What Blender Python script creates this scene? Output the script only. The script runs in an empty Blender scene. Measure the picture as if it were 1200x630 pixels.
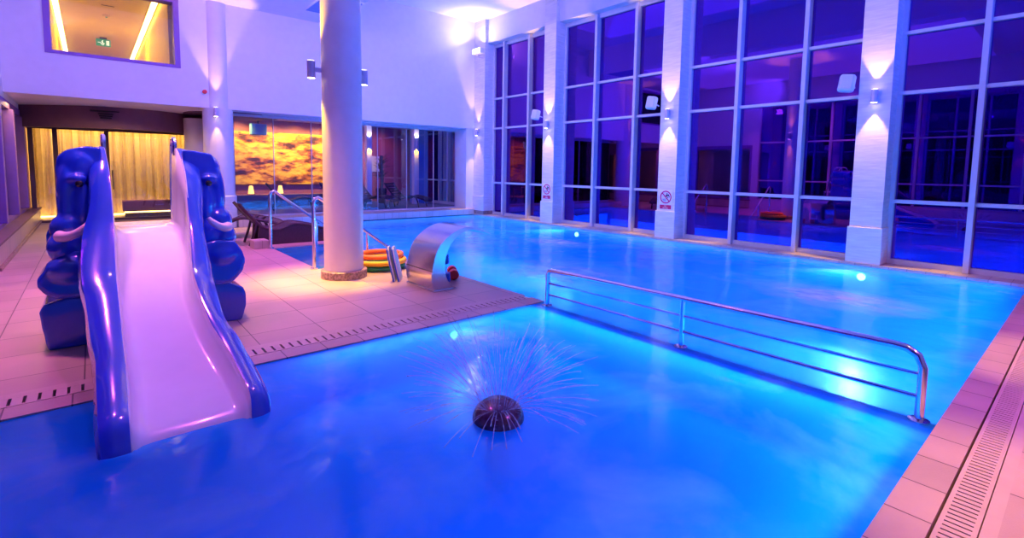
import bpy, bmesh, math, random
from mathutils import Vector, Matrix
random.seed(7)
S = bpy.context.scene
C = S.collection
PI = math.pi

# ------------------------------------------------------------------ camera, world, lights, exposure
cd = bpy.data.cameras.new('camera'); cam = bpy.data.objects.new('camera', cd); C.objects.link(cam)
r_ = (0.76357442, -0.64555059, 0.01478347); u_ = (0.04264689, 0.07326201, 0.99640048); b_ = (-0.64430998, -0.76019545, 0.08347172)
cam.matrix_world = Matrix(((r_[0], u_[0], b_[0], 0), (r_[1], u_[1], b_[1], 0), (r_[2], u_[2], b_[2], 1.6), (0, 0, 0, 1)))
cd.sensor_width = 36; cd.lens = 582.08 / 1200 * 36; cd.shift_x = 0; cd.shift_y = (248.0 - 315.0) / 1200
cd.clip_start = 0.05; cd.clip_end = 300
S.camera = cam

w = bpy.data.worlds.new('night'); S.world = w; w.use_nodes = True
w.node_tree.nodes['Background'].inputs[0].default_value = (0.03, 0.005, 0.12, 1)
w.node_tree.nodes['Background'].inputs[1].default_value = 0.12
S.view_settings.view_transform = 'Standard'; S.view_settings.look = 'None'
S.view_settings.exposure = 0.0; S.view_settings.gamma = 1.0; S.view_settings.use_curve_mapping = False
S.cycles.max_bounces = 10; S.cycles.transparent_max_bounces = 24; S.cycles.glossy_bounces = 5
S.cycles.caustics_reflective = False; S.cycles.caustics_refractive = False
S.cycles.sample_clamp_indirect = 4.0
S.cycles.use_denoising = True

def area(name, loc, target, sx, sy, power, col, spread=180):
    d = bpy.data.lights.new(name, 'AREA'); d.shape = 'RECTANGLE'; d.size = sx; d.size_y = sy
    d.energy = power; d.color = col; d.spread = math.radians(spread)
    o = bpy.data.objects.new(name, d); C.objects.link(o); o.location = loc
    o.rotation_euler = (Vector(target) - Vector(loc)).to_track_quat('-Z', 'Y').to_euler()
    return o
def spot(name, loc, target, power, col, angle=70, blend=0.5, rad=0.03, parent=None, linear=False):
    d = bpy.data.lights.new(name, 'SPOT'); d.energy = power; d.color = col
    d.spot_size = math.radians(angle); d.spot_blend = blend; d.shadow_soft_size = rad
    o = bpy.data.objects.new(name, d); C.objects.link(o); o.location = loc
    o.rotation_euler = (Vector(target) - Vector(loc)).to_track_quat('-Z', 'Y').to_euler()
    if parent: o.parent = parent
    if linear:      # an asymmetric throw lamp: spreads its light along the shaft
        d.use_nodes = True; nt = d.node_tree; fo = nt.nodes.new('ShaderNodeLightFalloff'); fo.inputs['Strength'].default_value = 1.0
        nt.links.new(fo.outputs['Linear'], nt.nodes['Emission'].inputs['Strength'])
    return o
def point(name, loc, power, col, rad=0.1):
    d = bpy.data.lights.new(name, 'POINT'); d.energy = power; d.color = col; d.shadow_soft_size = rad
    o = bpy.data.objects.new(name, d); C.objects.link(o); o.location = loc
    return o

VIOLET = (0.34, 0.20, 1.0); MAGENTA = (1.0, 0.17, 0.80); BLUE = (0.0, 0.07, 1.0); WARM = (1.0, 0.56, 0.0)
area('ceiling_fill_violet', (2.0, 7.5, 5.6), (2.0, 7.51, 0), 6, 10, 110, VIOLET)  # unseen panel added as violet room fill
area('ceiling_fill_high', (8.2, 6.5, 6.68), (8.2, 6.51, 0), 3.5, 12, 90, (0.22, 0.10, 1.0))  # unseen panel added as fill below the high ceiling
for x, y in ((-0.6, 6.6), (0.9, 4.8), (0.2, 9.5), (2.6, 9.8), (4.6, 9.6)):
    spot('magenta_fill', (x, y, 5.55), (x, y + 0.1, 0), 600 if y > 5 else 300, MAGENTA, 88, 0.9, 0.12)  # unseen spots added to tint the deck magenta
for x in (-1.0, 2.6, 5.1):
    spot('wall_wash_violet', (x, 9.0, 5.5), (x + 0.6, 14.5, 3.6), 430, VIOLET, 120, 1.0, 0.12)
spot('wall_wash_violet', (8.5, 8.0, 6.5), (8.6, 14.5, 4.2), 300, VIOLET, 95, 1.0, 0.12)
for x, y in ((4.5, -2.9), (6.5, -2.9), (8.5, -2.9)):
    spot('blue_wash', (x, y, 5.5), (x + 2.6, 8.0, 3.6), 1500, BLUE, 62, 1.0, 0.12)
for x in (3.2, 5.5, 7.8):
    spot('rear_wash_pink', (x, -2.2, 4.2), (x + 0.5, 0.5, 0.0), 640, (1.0, 0.18, 0.78), 64, 1.0, 0.1)
for y in (4.8, 9.5, 12.2):
    spot('pillar_wash_violet', (2.0, y, 5.5), (10.5, y - 1.0, 2.6), 600, (0.72, 0.50, 0.98), 80, 1.0, 0.05)  # unseen spots added to brighten the pillar fronts
spot('deck_warm_spot', (3.4, -0.1, 3.4), (3.4, 0.05, 0), 640, (1.0, 0.5, 0.14), 40, 0.9, 0.05)
spot('deck_warm_spot', (6.3, 0.0, 3.4), (6.3, 0.15, 0), 560, (1.0, 0.5, 0.14), 36, 0.9, 0.05)
spot('deck_warm_spot', (1.0, 6.4, 5.4), (1.5, 6.5, 0), 800, (1.0, 0.48, 0.18), 50, 1.0, 0.1)  # unseen warm spot added for orange on the deck by the column
spot('deck_warm_spot', (-0.6, 6.8, 5.4), (-0.6, 7.0, 0), 560, (1.0, 0.48, 0.2), 60, 1.0, 0.1)
# underwater lamps' light, plus unseen rows added for an even glow
CY = (0.005, 0.33, 1.0); PALE = (0.25, 0.72, 1.0); KB = (0.0, 0.34, 1.0); KC = (0.005, 0.45, 1.0)
for yy in (2.63, 9.44):
    spot('pool_lamp_beam', (10.25, yy, -0.30), (6.5, yy, -0.9), 1100, (0.45, 0.80, 1.0), 90, 1.0, 0.08)
area('pool_fill_row', (10.40, 7.5, -0.55), (6.0, 7.5, -0.7), 13.5, 0.5, 420, CY)
area('pool_fill_row', (4.26, 9.0, -0.75), (8.0, 9.0, -0.7), 10.0, 0.5, 260, CY)
area('pool_fill_row', (7.3, 0.62, -0.55), (7.3, 4.0, -0.7), 6.0, 0.5, 190, CY)
area('pool_fill_row', (7.0, 14.40, -0.55), (7.0, 9.0, -0.7), 6.0, 0.5, 190, CY)
spot('kids_lamp_beam', (2.85, 4.20, -0.14), (2.5, 2.6, -0.35), 45, PALE, 110, 1.0, 0.06)
area('kids_fill_row', (3.98, 2.45, -0.22), (0.5, 2.45, -0.25), 3.5, 0.25, 66, KC)
area('kids_fill_row', (1.6, 0.62, -0.22), (1.6, 3.0, -0.25), 4.5, 0.25, 55, KB)
area('kids_fill_row', (2.6, 4.28, -0.22), (2.6, 2.0, -0.25), 2.6, 0.25, 28, KC)

# ------------------------------------------------------------------ materials
def new_mat(name):
    m = bpy.data.materials.new(name); m.use_nodes = True
    nt = m.node_tree; return m, nt, nt.nodes['Principled BSDF']
def mat(name, col, rough=0.5, metal=0.0, noise=0.06, nscale=6.0, bump=0.0, bscale=40.0, coat=0.0, emit=None, estr=0.0, stretch=(1, 1, 1), spec=0.5):
    m, nt, p = new_mat(name); N = nt.nodes; L = nt.links
    tc = N.new('ShaderNodeTexCoord'); mp = N.new('ShaderNodeMapping'); mp.inputs['Scale'].default_value = stretch
    L.new(tc.outputs['Object'], mp.inputs[0])
    nz = N.new('ShaderNodeTexNoise'); nz.inputs['Scale'].default_value = nscale; nz.inputs['Detail'].default_value = 4
    L.new(mp.outputs[0], nz.inputs['Vector'])
    cr = N.new('ShaderNodeValToRGB')
    cr.color_ramp.elements[0].position = 0.3; cr.color_ramp.elements[1].position = 0.7
    cr.color_ramp.elements[0].color = tuple(max(0, c * (1 - noise)) for c in col) + (1,)
    cr.color_ramp.elements[1].color = tuple(min(1, c * (1 + noise)) for c in col) + (1,)
    L.new(nz.outputs['Fac'], cr.inputs[0]); L.new(cr.outputs[0], p.inputs['Base Color'])
    p.inputs['Roughness'].default_value = rough; p.inputs['Metallic'].default_value = metal
    p.inputs['Coat Weight'].default_value = coat; p.inputs['Coat Roughness'].default_value = 0.05
    p.inputs['Specular IOR Level'].default_value = spec
    if bump:
        n2 = N.new('ShaderNodeTexNoise'); n2.inputs['Scale'].default_value = bscale; n2.inputs['Detail'].default_value = 3
        L.new(mp.outputs[0], n2.inputs['Vector'])
        bp = N.new('ShaderNodeBump'); bp.inputs['Strength'].default_value = bump; bp.inputs['Distance'].default_value = 0.01
        L.new(n2.outputs['Fac'], bp.inputs['Height']); L.new(bp.outputs[0], p.inputs['Normal'])
    if emit:
        p.inputs['Emission Color'].default_value = tuple(emit) + (1,); p.inputs['Emission Strength'].default_value = estr
    return m

def tile_mat(name, col, mortar, size=(0.6, 0.6), msize=0.006, rough=0.3, offset=0.0, bump=0.3, var=0.08, shift=(0, 0, 0)):
    m, nt, p = new_mat(name); N = nt.nodes; L = nt.links
    tc = N.new('ShaderNodeTexCoord'); mp = N.new('ShaderNodeMapping'); mp.inputs['Location'].default_value = shift
    L.new(tc.outputs['Object'], mp.inputs[0])
    bk = N.new('ShaderNodeTexBrick'); bk.offset = offset; bk.squash = 1.0
    bk.inputs['Scale'].default_value = 1.0; bk.inputs['Brick Width'].default_value = size[0]; bk.inputs['Row Height'].default_value = size[1]
    bk.inputs['Mortar Size'].default_value = msize; bk.inputs['Mortar Smooth'].default_value = 0.2
    bk.inputs['Color1'].default_value = tuple(c * (1 - var) for c in col) + (1,)
    bk.inputs['Color2'].default_value = tuple(min(1, c * (1 + var)) for c in col) + (1,)
    bk.inputs['Mortar'].default_value = tuple(mortar) + (1,)
    L.new(mp.outputs[0], bk.inputs['Vector'])
    nz = N.new('ShaderNodeTexNoise'); nz.inputs['Scale'].default_value = 2.2; nz.inputs['Detail'].default_value = 8
    L.new(tc.outputs['Object'], nz.inputs['Vector'])
    mx = N.new('ShaderNodeMix'); mx.data_type = 'RGBA'; mx.blend_type = 'MULTIPLY'; mx.inputs[0].default_value = 0.35
    cr = N.new('ShaderNodeValToRGB'); cr.color_ramp.elements[0].position = 0.35; cr.color_ramp.elements[1].position = 0.65
    cr.color_ramp.elements[0].color = (0.6, 0.6, 0.6, 1)
    L.new(nz.outputs['Fac'], cr.inputs[0]); L.new(bk.outputs['Color'], mx.inputs[6]); L.new(cr.outputs[0], mx.inputs[7])
    L.new(mx.outputs[2], p.inputs['Base Color'])
    mr = N.new('ShaderNodeMapRange'); mr.inputs['To Min'].default_value = rough * 0.6; mr.inputs['To Max'].default_value = rough * 1.5
    L.new(nz.outputs['Fac'], mr.inputs['Value']); L.new(mr.outputs[0], p.inputs['Roughness'])
    n2 = N.new('ShaderNodeTexNoise'); n2.inputs['Scale'].default_value = 90; n2.inputs['Detail'].default_value = 2
    L.new(tc.outputs['Object'], n2.inputs['Vector'])
    bp = N.new('ShaderNodeBump'); bp.inputs['Strength'].default_value = bump; bp.inputs['Distance'].default_value = 0.004
    L.new(n2.outputs['Fac'], bp.inputs['Height']); L.new(bp.outputs[0], p.inputs['Normal'])
    return m

def glass_mat(name, tint=(0.8, 0.85, 1.0), refl=0.12, rough=0.01, rcol=(0.95, 0.95, 1.0)):
    m = bpy.data.materials.new(name); m.use_nodes = True; nt = m.node_tree; N = nt.nodes; L = nt.links
    N.remove(N['Principled BSDF']); out = N['Material Output']
    tr = N.new('ShaderNodeBsdfTransparent'); tr.inputs[0].default_value = tuple(tint) + (1,)
    gl = N.new('ShaderNodeBsdfGlossy'); gl.inputs['Roughness'].default_value = rough; gl.inputs[0].default_value = tuple(rcol) + (1,)
    lw = N.new('ShaderNodeFresnel'); lw.inputs['IOR'].default_value = 1.5
    ad = N.new('ShaderNodeMath'); ad.operation = 'MULTIPLY_ADD'; ad.inputs[1].default_value = 1.0; ad.inputs[2].default_value = refl; ad.use_clamp = True
    L.new(lw.outputs[0], ad.inputs[0])
    mx = N.new('ShaderNodeMixShader'); L.new(ad.outputs[0], mx.inputs[0]); L.new(tr.outputs[0], mx.inputs[1]); L.new(gl.outputs[0], mx.inputs[2])
    nz = N.new('ShaderNodeTexNoise'); nz.inputs['Scale'].default_value = 0.5
    bp = N.new('ShaderNodeBump'); bp.inputs['Strength'].default_value = 0.02; bp.inputs['Distance'].default_value = 0.05
    L.new(nz.outputs['Fac'], bp.inputs['Height']); L.new(bp.outputs[0], gl.inputs['Normal'])
    L.new(mx.outputs[0], out.inputs[0]); return m

def water_mat(name, tint, body, fac, rip=0.25):
    m = bpy.data.materials.new(name); m.use_nodes = True; nt = m.node_tree; N = nt.nodes; L = nt.links
    N.remove(N['Principled BSDF']); out = N['Material Output']
    tc = N.new('ShaderNodeTexCoord')
    n1 = N.new('ShaderNodeTexNoise'); n1.inputs['Scale'].default_value = 3.0; n1.inputs['Detail'].default_value = 5; n1.inputs['Distortion'].default_value = 0.6
    L.new(tc.outputs['Object'], n1.inputs['Vector'])
    bp = N.new('ShaderNodeBump'); bp.inputs['Strength'].default_value = rip; bp.inputs['Distance'].default_value = 0.05
    L.new(n1.outputs['Fac'], bp.inputs['Height'])
    tr = N.new('ShaderNodeBsdfTransparent'); tr.inputs[0].default_value = tuple(tint) + (1,)
    df = N.new('ShaderNodeBsdfDiffuse'); df.inputs[0].default_value = tuple(body) + (1,)
    tl = N.new('ShaderNodeBsdfTranslucent'); tl.inputs[0].default_value = tuple(body) + (1,)
    n3 = N.new('ShaderNodeTexNoise'); n3.inputs['Scale'].default_value = 1.1; n3.inputs['Detail'].default_value = 7; n3.inputs['Distortion'].default_value = 0.4
    L.new(tc.outputs['Object'], n3.inputs['Vector'])
    cr = N.new('ShaderNodeValToRGB'); cr.color_ramp.elements[0].position = 0.50; cr.color_ramp.elements[1].position = 0.78
    cr.color_ramp.elements[0].color = tuple(body) + (1,); cr.color_ramp.elements[1].color = (0.30, 0.62, 1.0, 1)
    L.new(n3.outputs['Fac'], cr.inputs[0]); L.new(cr.outputs[0], df.inputs[0]); L.new(cr.outputs[0], tl.inputs[0])
    m1 = N.new('ShaderNodeMixShader'); m1.inputs[0].default_value = 0.65; L.new(df.outputs[0], m1.inputs[1]); L.new(tl.outputs[0], m1.inputs[2])
    m2 = N.new('ShaderNodeMixShader'); m2.inputs[0].default_value = fac; L.new(tr.outputs[0], m2.inputs[1]); L.new(m1.outputs[0], m2.inputs[2])
    gl = N.new('ShaderNodeBsdfGlossy'); gl.inputs['Roughness'].default_value = 0.09; L.new(bp.outputs[0], gl.inputs['Normal'])
    fr = N.new('ShaderNodeFresnel'); fr.inputs['IOR'].default_value = 1.33; L.new(bp.outputs[0], fr.inputs['Normal'])
    m3 = N.new('ShaderNodeMixShader'); L.new(fr.outputs[0], m3.inputs[0]); L.new(m2.outputs[0], m3.inputs[1]); L.new(gl.outputs[0], m3.inputs[2])
    L.new(m3.outputs[0], out.inputs[0]); return m

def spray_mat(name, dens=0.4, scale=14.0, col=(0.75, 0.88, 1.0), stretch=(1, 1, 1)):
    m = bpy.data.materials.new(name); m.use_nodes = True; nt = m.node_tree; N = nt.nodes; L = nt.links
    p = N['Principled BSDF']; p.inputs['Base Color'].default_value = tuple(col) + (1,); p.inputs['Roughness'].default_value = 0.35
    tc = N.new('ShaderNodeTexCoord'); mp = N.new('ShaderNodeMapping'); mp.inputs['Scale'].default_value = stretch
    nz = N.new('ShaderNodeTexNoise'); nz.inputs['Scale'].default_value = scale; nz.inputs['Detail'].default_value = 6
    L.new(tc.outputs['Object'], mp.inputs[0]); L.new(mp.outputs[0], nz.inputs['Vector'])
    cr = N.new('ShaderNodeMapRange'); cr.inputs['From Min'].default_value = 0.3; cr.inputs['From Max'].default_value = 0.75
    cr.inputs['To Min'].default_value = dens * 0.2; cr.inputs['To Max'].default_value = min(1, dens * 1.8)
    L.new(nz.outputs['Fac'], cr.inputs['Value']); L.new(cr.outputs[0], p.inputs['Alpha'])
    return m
def foam_glow_mat(name):
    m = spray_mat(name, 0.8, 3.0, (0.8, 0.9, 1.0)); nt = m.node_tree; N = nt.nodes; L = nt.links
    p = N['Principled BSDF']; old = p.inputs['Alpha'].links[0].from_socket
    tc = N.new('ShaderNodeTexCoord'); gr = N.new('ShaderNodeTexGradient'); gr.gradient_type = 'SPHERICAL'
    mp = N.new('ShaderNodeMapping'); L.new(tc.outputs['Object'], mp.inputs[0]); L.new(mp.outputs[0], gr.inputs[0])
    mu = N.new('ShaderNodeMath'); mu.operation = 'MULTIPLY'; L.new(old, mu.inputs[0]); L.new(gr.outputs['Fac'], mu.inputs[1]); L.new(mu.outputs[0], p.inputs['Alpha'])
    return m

M = {}
M['plaster'] = mat('white plaster', (0.80, 0.78, 0.80), 0.7, noise=0.02, bump=0.05)
M['ceil'] = mat('white ceiling', (0.84, 0.83, 0.85), 0.8, noise=0.02)
M['tile'] = tile_mat('wet stone floor tiles', (0.52, 0.38, 0.34), (0.12, 0.08, 0.09), (0.6, 0.6), 0.005, 0.34, shift=(0.1, 0.28, 0))
M['coping'] = tile_mat('coping tiles', (0.50, 0.37, 0.34), (0.12, 0.08, 0.09), (0.34, 1.5), 0.005, 0.34, shift=(0.16, 0.7, 0))
M['grate'] = mat('grating plastic', (0.52, 0.40, 0.36), 0.4)
M['dark'] = mat('dark void', (0.02, 0.015, 0.02), 0.8)
M['basin'] = tile_mat('pool mosaic', (0.06, 0.42, 0.85), (0.10, 0.45, 0.85), (0.05, 0.05), 0.004, 0.4, bump=0.0, var=0.1)
M['kbasin'] = tile_mat('kids pool mosaic', (0.02, 0.26, 0.85), (0.06, 0.3, 0.85), (0.05, 0.05), 0.004, 0.4, bump=0.0, var=0.1)
M['nosing'] = mat('dark blue nosing', (0.01, 0.03, 0.22), 0.5)
M['water'] = water_mat('pool water', (0.30, 0.80, 1.0), (0.02, 0.50, 0.97), 0.62)
M['kwater'] = water_mat('kids pool water', (0.12, 0.62, 1.0), (0.004, 0.37, 0.97), 0.84, 0.15)
M['stone'] = mat('pale stone cladding', (0.74, 0.71, 0.70), 0.55, noise=0.10, nscale=3, bump=0.25, bscale=5, stretch=(1, 1, 9))
M['stone2'] = mat('granite band', (0.30, 0.20, 0.19), 0.35, noise=0.6, nscale=30)
M['column'] = mat('painted column', (0.74, 0.70, 0.72), 0.42, noise=0.03)
M['alu'] = mat('painted aluminium frame', (0.62, 0.60, 0.66), 0.4, noise=0.03)
M['glass'] = glass_mat('tinted window glass', (0.35, 0.3, 0.7), 0.30, rcol=(0.42, 0.12, 1.0))
M['glass2'] = glass_mat('partition glass', (0.86, 0.88, 0.98), 0.02)
M['steel'] = mat('polished stainless steel', (0.72, 0.72, 0.75), 0.14, 1.0, noise=0.03)
M['brushed'] = mat('brushed stainless steel', (0.68, 0.64, 0.66), 0.2, 1.0, noise=0.05, nscale=20, stretch=(1, 14, 1))
M['lampmetal'] = mat('lamp metal', (0.62, 0.56, 0.66), 0.4, 0.25)
M['glow'] = mat('lit lamp lens', (1, 0.9, 0.7), 0.5, emit=(1.0, 0.80, 0.45), estr=9)
M['whiteglow'] = mat('lit floodlight lens', (1, 1, 1), 0.5, emit=(1.0, 0.92, 1.0), estr=12)
M['poolglow'] = mat('lit pool lamp lens', (1, 1, 1), 0.5, emit=(0.7, 0.93, 1.0), estr=16)
M['speaker'] = mat('white plastic', (0.82, 0.82, 0.84), 0.4, noise=0.02)
M['speakergrille'] = mat('white speaker grille', (0.72, 0.72, 0.76), 0.5, noise=0.15, nscale=120)
M['blue'] = mat('glossy blue fibreglass', (0.012, 0.055, 0.62), 0.16, noise=0.05, coat=1.0, bump=0.04, bscale=9)
M['flume'] = mat('pale gelcoat', (0.74, 0.76, 0.82), 0.22, noise=0.02, coat=0.6)
M['tusk'] = mat('pink ivory gelcoat', (0.85, 0.62, 0.72), 0.3, coat=0.6)
M['black'] = mat('glossy black', (0.01, 0.01, 0.012), 0.15, coat=0.5)
M['rattan'] = mat('dark brown rattan', (0.045, 0.016, 0.03), 0.45, noise=0.5, nscale=60, bump=0.4, bscale=70)
M['cushion'] = mat('dark lounger cushion', (0.03, 0.025, 0.06), 0.7)
M['towel'] = mat('pale towel', (0.7, 0.6, 0.55), 0.9)
M['orange'] = mat('orange foam', (0.95, 0.20, 0.03), 0.6)
M['yellow'] = mat('yellow foam', (0.95, 0.52, 0.02), 0.6)
M['green'] = mat('green foam', (0.02, 0.28, 0.10), 0.6)
M['red'] = mat('red foam', (0.85, 0.03, 0.04), 0.5)
M['bluefoam'] = mat('blue foam', (0.02, 0.10, 0.55), 0.6)
M['whitefoam'] = mat('white foam', (0.8, 0.8, 0.85), 0.6)
M['dome'] = mat('dark mosaic dome', (0.10, 0.05, 0.09), 0.22, 0.4, noise=0.4, nscale=25)
M['jet'] = spray_mat('jet water', 0.2, 10)
M['mist'] = spray_mat('fine spray', 0.05, 6)
M['sheet'] = spray_mat('falling water sheet', 0.10, 5, (0.6, 0.82, 1.0), (0.4, 5, 0.4))
M['foam'] = foam_glow_mat('churned foam')  # also paints underwater lamp glow on the water
M['frame'] = mat('purple window frame', (0.26, 0.12, 0.46), 0.5)
M['bronze'] = mat('dark bronze frame', (0.10, 0.05, 0.07), 0.4, 0.3)
M['maroon'] = mat('dark plum panel', (0.20, 0.09, 0.14), 0.55)
M['curtain'] = mat('beige curtain', (0.78, 0.62, 0.34), 0.85, noise=0.08)
M['frost'] = mat('frosted panel', (0.85, 0.78, 0.62), 0.6)
M['corridor'] = mat('ochre corridor wall', (0.88, 0.62, 0.03), 0.6)
M['corrceil'] = mat('ochre corridor ceiling', (0.66, 0.54, 0.20), 0.6)
M['tube'] = mat('fluorescent strip', (1, 0.9, 0.6), 0.5, emit=(1.0, 0.72, 0.22), estr=10)
M['strip'] = mat('warm led strip', (1, 0.8, 0.4), 0.5, emit=(1.0, 0.58, 0.12), estr=9)
M['exit'] = mat('green sign', (0.0, 0.25, 0.10), 0.4, emit=(0.0, 0.30, 0.10), estr=0.5)
M['exitw'] = mat('white sign symbol', (0.85, 0.95, 0.85), 0.4, emit=(0.8, 1, 0.8), estr=0.8)
M['signplate'] = mat('white sign plate', (0.82, 0.80, 0.84), 0.35, noise=0.01)
M['signred'] = mat('sign red', (0.60, 0.01, 0.10), 0.4, noise=0.02)
M['signblack'] = mat('sign black', (0.01, 0.01, 0.03), 0.4)
M['leaf'] = mat('dark plant leaf', (0.02, 0.05, 0.03), 0.5, noise=0.4)
M['pot'] = mat('dark planter', (0.03, 0.02, 0.03), 0.4)
M['plum'] = mat('plum wall', (0.42, 0.12, 0.20), 0.6)
M['carpet'] = mat('dark blue floor', (0.03, 0.05, 0.18), 0.35)
M['hatch'] = mat('blue grey hatch', (0.12, 0.30, 0.62), 0.5)
M['ledge'] = tile_mat('pale ledge tiles', (0.62, 0.50, 0.44), (0.3, 0.22, 0.2), (0.25, 0.25), 0.004, 0.35)
M['night'] = mat('dark terrace', (0.02, 0.02, 0.03), 0.8)

def gold_mat():
    m, nt, p = new_mat('gold leaf wall'); N = nt.nodes; L = nt.links
    tc = N.new('ShaderNodeTexCoord'); mp = N.new('ShaderNodeMapping'); mp.inputs['Scale'].default_value = (0.55, 1, 1.5)
    L.new(tc.outputs['Object'], mp.inputs[0])
    n1 = N.new('ShaderNodeTexNoise'); n1.inputs['Scale'].default_value = 2.3; n1.inputs['Detail'].default_value = 10; n1.inputs['Roughness'].default_value = 0.68
    L.new(mp.outputs[0], n1.inputs['Vector'])
    cr = N.new('ShaderNodeValToRGB'); e = cr.color_ramp.elements
    e[0].position = 0.40; e[0].color = (0.05, 0.012, 0.01, 1); e[1].position = 0.66; e[1].color = (1.0, 0.78, 0.08, 1)
    x = e.new(0.46); x.color = (0.45, 0.10, 0.01, 1); x = e.new(0.54); x.color = (1.0, 0.50, 0.01, 1)
    L.new(n1.outputs['Fac'], cr.inputs[0]); L.new(cr.outputs[0], p.inputs['Base Color']); p.inputs['Roughness'].default_value = 0.45
    return m
M['gold'] = gold_mat()

# ------------------------------------------------------------------ mesh helpers
def nb(): return bmesh.new()
def box(bm, x0, x1, y0, y1, z0, z1):
    v = [bm.verts.new(p) for p in ((x0, y0, z0), (x1, y0, z0), (x1, y1, z0), (x0, y1, z0), (x0, y0, z1), (x1, y0, z1), (x1, y1, z1), (x0, y1, z1))]
    for f in ((0, 3, 2, 1), (4, 5, 6, 7), (0, 1, 5, 4), (1, 2, 6, 5), (2, 3, 7, 6), (3, 0, 4, 7)): bm.faces.new([v[i] for i in f])
    return bm
def obox(bm, c, ax, ay, az, hx, hy, hz):
    c = Vector(c); ax, ay, az = [Vector(a).normalized() for a in (ax, ay, az)]
    v = [bm.verts.new(c + ax * hx * sx + ay * hy * sy + az * hz * sz) for sz in (-1, 1) for sx, sy in ((-1, -1), (1, -1), (1, 1), (-1, 1))]
    for f in ((0, 3, 2, 1), (4, 5, 6, 7), (0, 1, 5, 4), (1, 2, 6, 5), (2, 3, 7, 6), (3, 0, 4, 7)): bm.faces.new([v[i] for i in f])
    return bm
def tube(bm, pts, rad, seg=10, closed=False):
    pts = [Vector(p) for p in pts]; n = len(pts); rings = []
    prev = None
    for i, p in enumerate(pts):
        a = pts[(i - 1) % n] if (closed or i > 0) else p; b = pts[(i + 1) % n] if (closed or i < n - 1) else p
        t = (b - a).normalized()
        if prev is None:
            up = Vector((0, 0, 1)) if abs(t.z) < 0.9 else Vector((0, 1, 0))
            x = t.cross(up).normalized()
        else:
            x = (prev - t * prev.dot(t)).normalized()
        prev = x; y = t.cross(x)
        rr = rad[i] if isinstance(rad, (list, tuple)) else rad
        rings.append([bm.verts.new(p + (x * math.cos(2 * PI * k / seg) + y * math.sin(2 * PI * k / seg)) * rr) for k in range(seg)])
    m = n if closed else n - 1
    for i in range(m):
        A, B = rings[i], rings[(i + 1) % n]
        for k in range(seg): bm.faces.new((A[k], A[(k + 1) % seg], B[(k + 1) % seg], B[k]))
    if not closed:
        bm.faces.new(rings[0][::-1]); bm.faces.new(rings[-1])
    return bm
def lathe(bm, prof, cx, cy, seg=32, a0=0.0, a1=2 * PI):
    full = abs(a1 - a0 - 2 * PI) < 1e-6; n = seg if full else seg + 1; rings = []
    for (r, z) in prof:
        rings.append([bm.verts.new((cx + r * math.cos(a0 + (a1 - a0) * k / seg), cy + r * math.sin(a0 + (a1 - a0) * k / seg), z)) for k in range(n)])
    for A, B in zip(rings, rings[1:]):
        for k in range(seg):
            k2 = (k + 1) % n
            bm.faces.new((A[k], A[k2], B[k2], B[k]))
    bmesh.ops.remove_doubles(bm, verts=bm.verts[:], dist=1e-5)
    if full:
        bmesh.ops.holes_fill(bm, edges=[e for e in bm.edges if e.is_boundary])
    return bm
def prism(bm, poly, axis, a, b):
    def P(p, t): return {'x': (t, p[0], p[1]), 'y': (p[0], t, p[1]), 'z': (p[0], p[1], t)}[axis]
    A = [bm.verts.new(P(p, a)) for p in poly]; B = [bm.verts.new(P(p, b)) for p in poly]; n = len(poly)
    bm.faces.new(A); bm.faces.new(B[::-1])
    for i in range(n): bm.faces.new((A[i], B[i], B[(i + 1) % n], A[(i + 1) % n]))
    return bm
def ell(bm, c, rx, ry, rz, seg=24, rot=None):
    mtx = Matrix.Translation(Vector(c)) @ (rot.to_matrix().to_4x4() if rot else Matrix.Identity(4)) @ Matrix.Diagonal((rx, ry, rz, 1))
    bmesh.ops.create_uvsphere(bm, u_segments=seg, v_segments=seg // 2, radius=1.0, matrix=mtx); return bm
def obj(name, bm, m, parent=None, smooth=False, bevel=0.0, bseg=2, loc=None):
    bmesh.ops.recalc_face_normals(bm, faces=bm.faces[:])
    me = bpy.data.meshes.new(name); bm.to_mesh(me); bm.free()
    me.materials.append(M[m] if isinstance(m, str) else m)
    if smooth:
        for p in me.polygons: p.use_smooth = True
    o = bpy.data.objects.new(name, me); C.objects.link(o)
    if parent is not None: o.parent = parent
    if loc: o.location = loc
    if bevel:
        md = o.modifiers.new('bevel', 'BEVEL'); md.width = bevel; md.segments = bseg; md.limit_method = 'ANGLE'
    if smooth == 'auto':
        me.set_sharp_from_angle(angle=math.radians(35))
    return o
def tag(o, label, cat, group=None, kind=None):
    o['label'] = label; o['category'] = cat
    if group: o['group'] = group
    if kind: o['kind'] = kind
    return o
def thing(name, label, cat, loc=(0, 0, 0), group=None):
    o = bpy.data.objects.new(name, None); C.objects.link(o); o.location = loc; o.empty_display_size = 0.1
    return tag(o, label, cat, group)
def struct(name, bm, m, parent=None, **k):
    o = obj(name, bm, m, parent, **k)
    if parent is None: o['kind'] = 'structure'
    return o
def dup(root, loc, label, rotz=None):
    r = root.copy(); C.objects.link(r); r.location = loc; r['label'] = label
    if rotz is not None: r.rotation_euler = (0, 0, rotz)
    for ch in list(root.children):
        c = ch.copy(); C.objects.link(c); c.parent = r
        for g in list(ch.children):
            d = g.copy(); C.objects.link(d); d.parent = c
    return r
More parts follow.
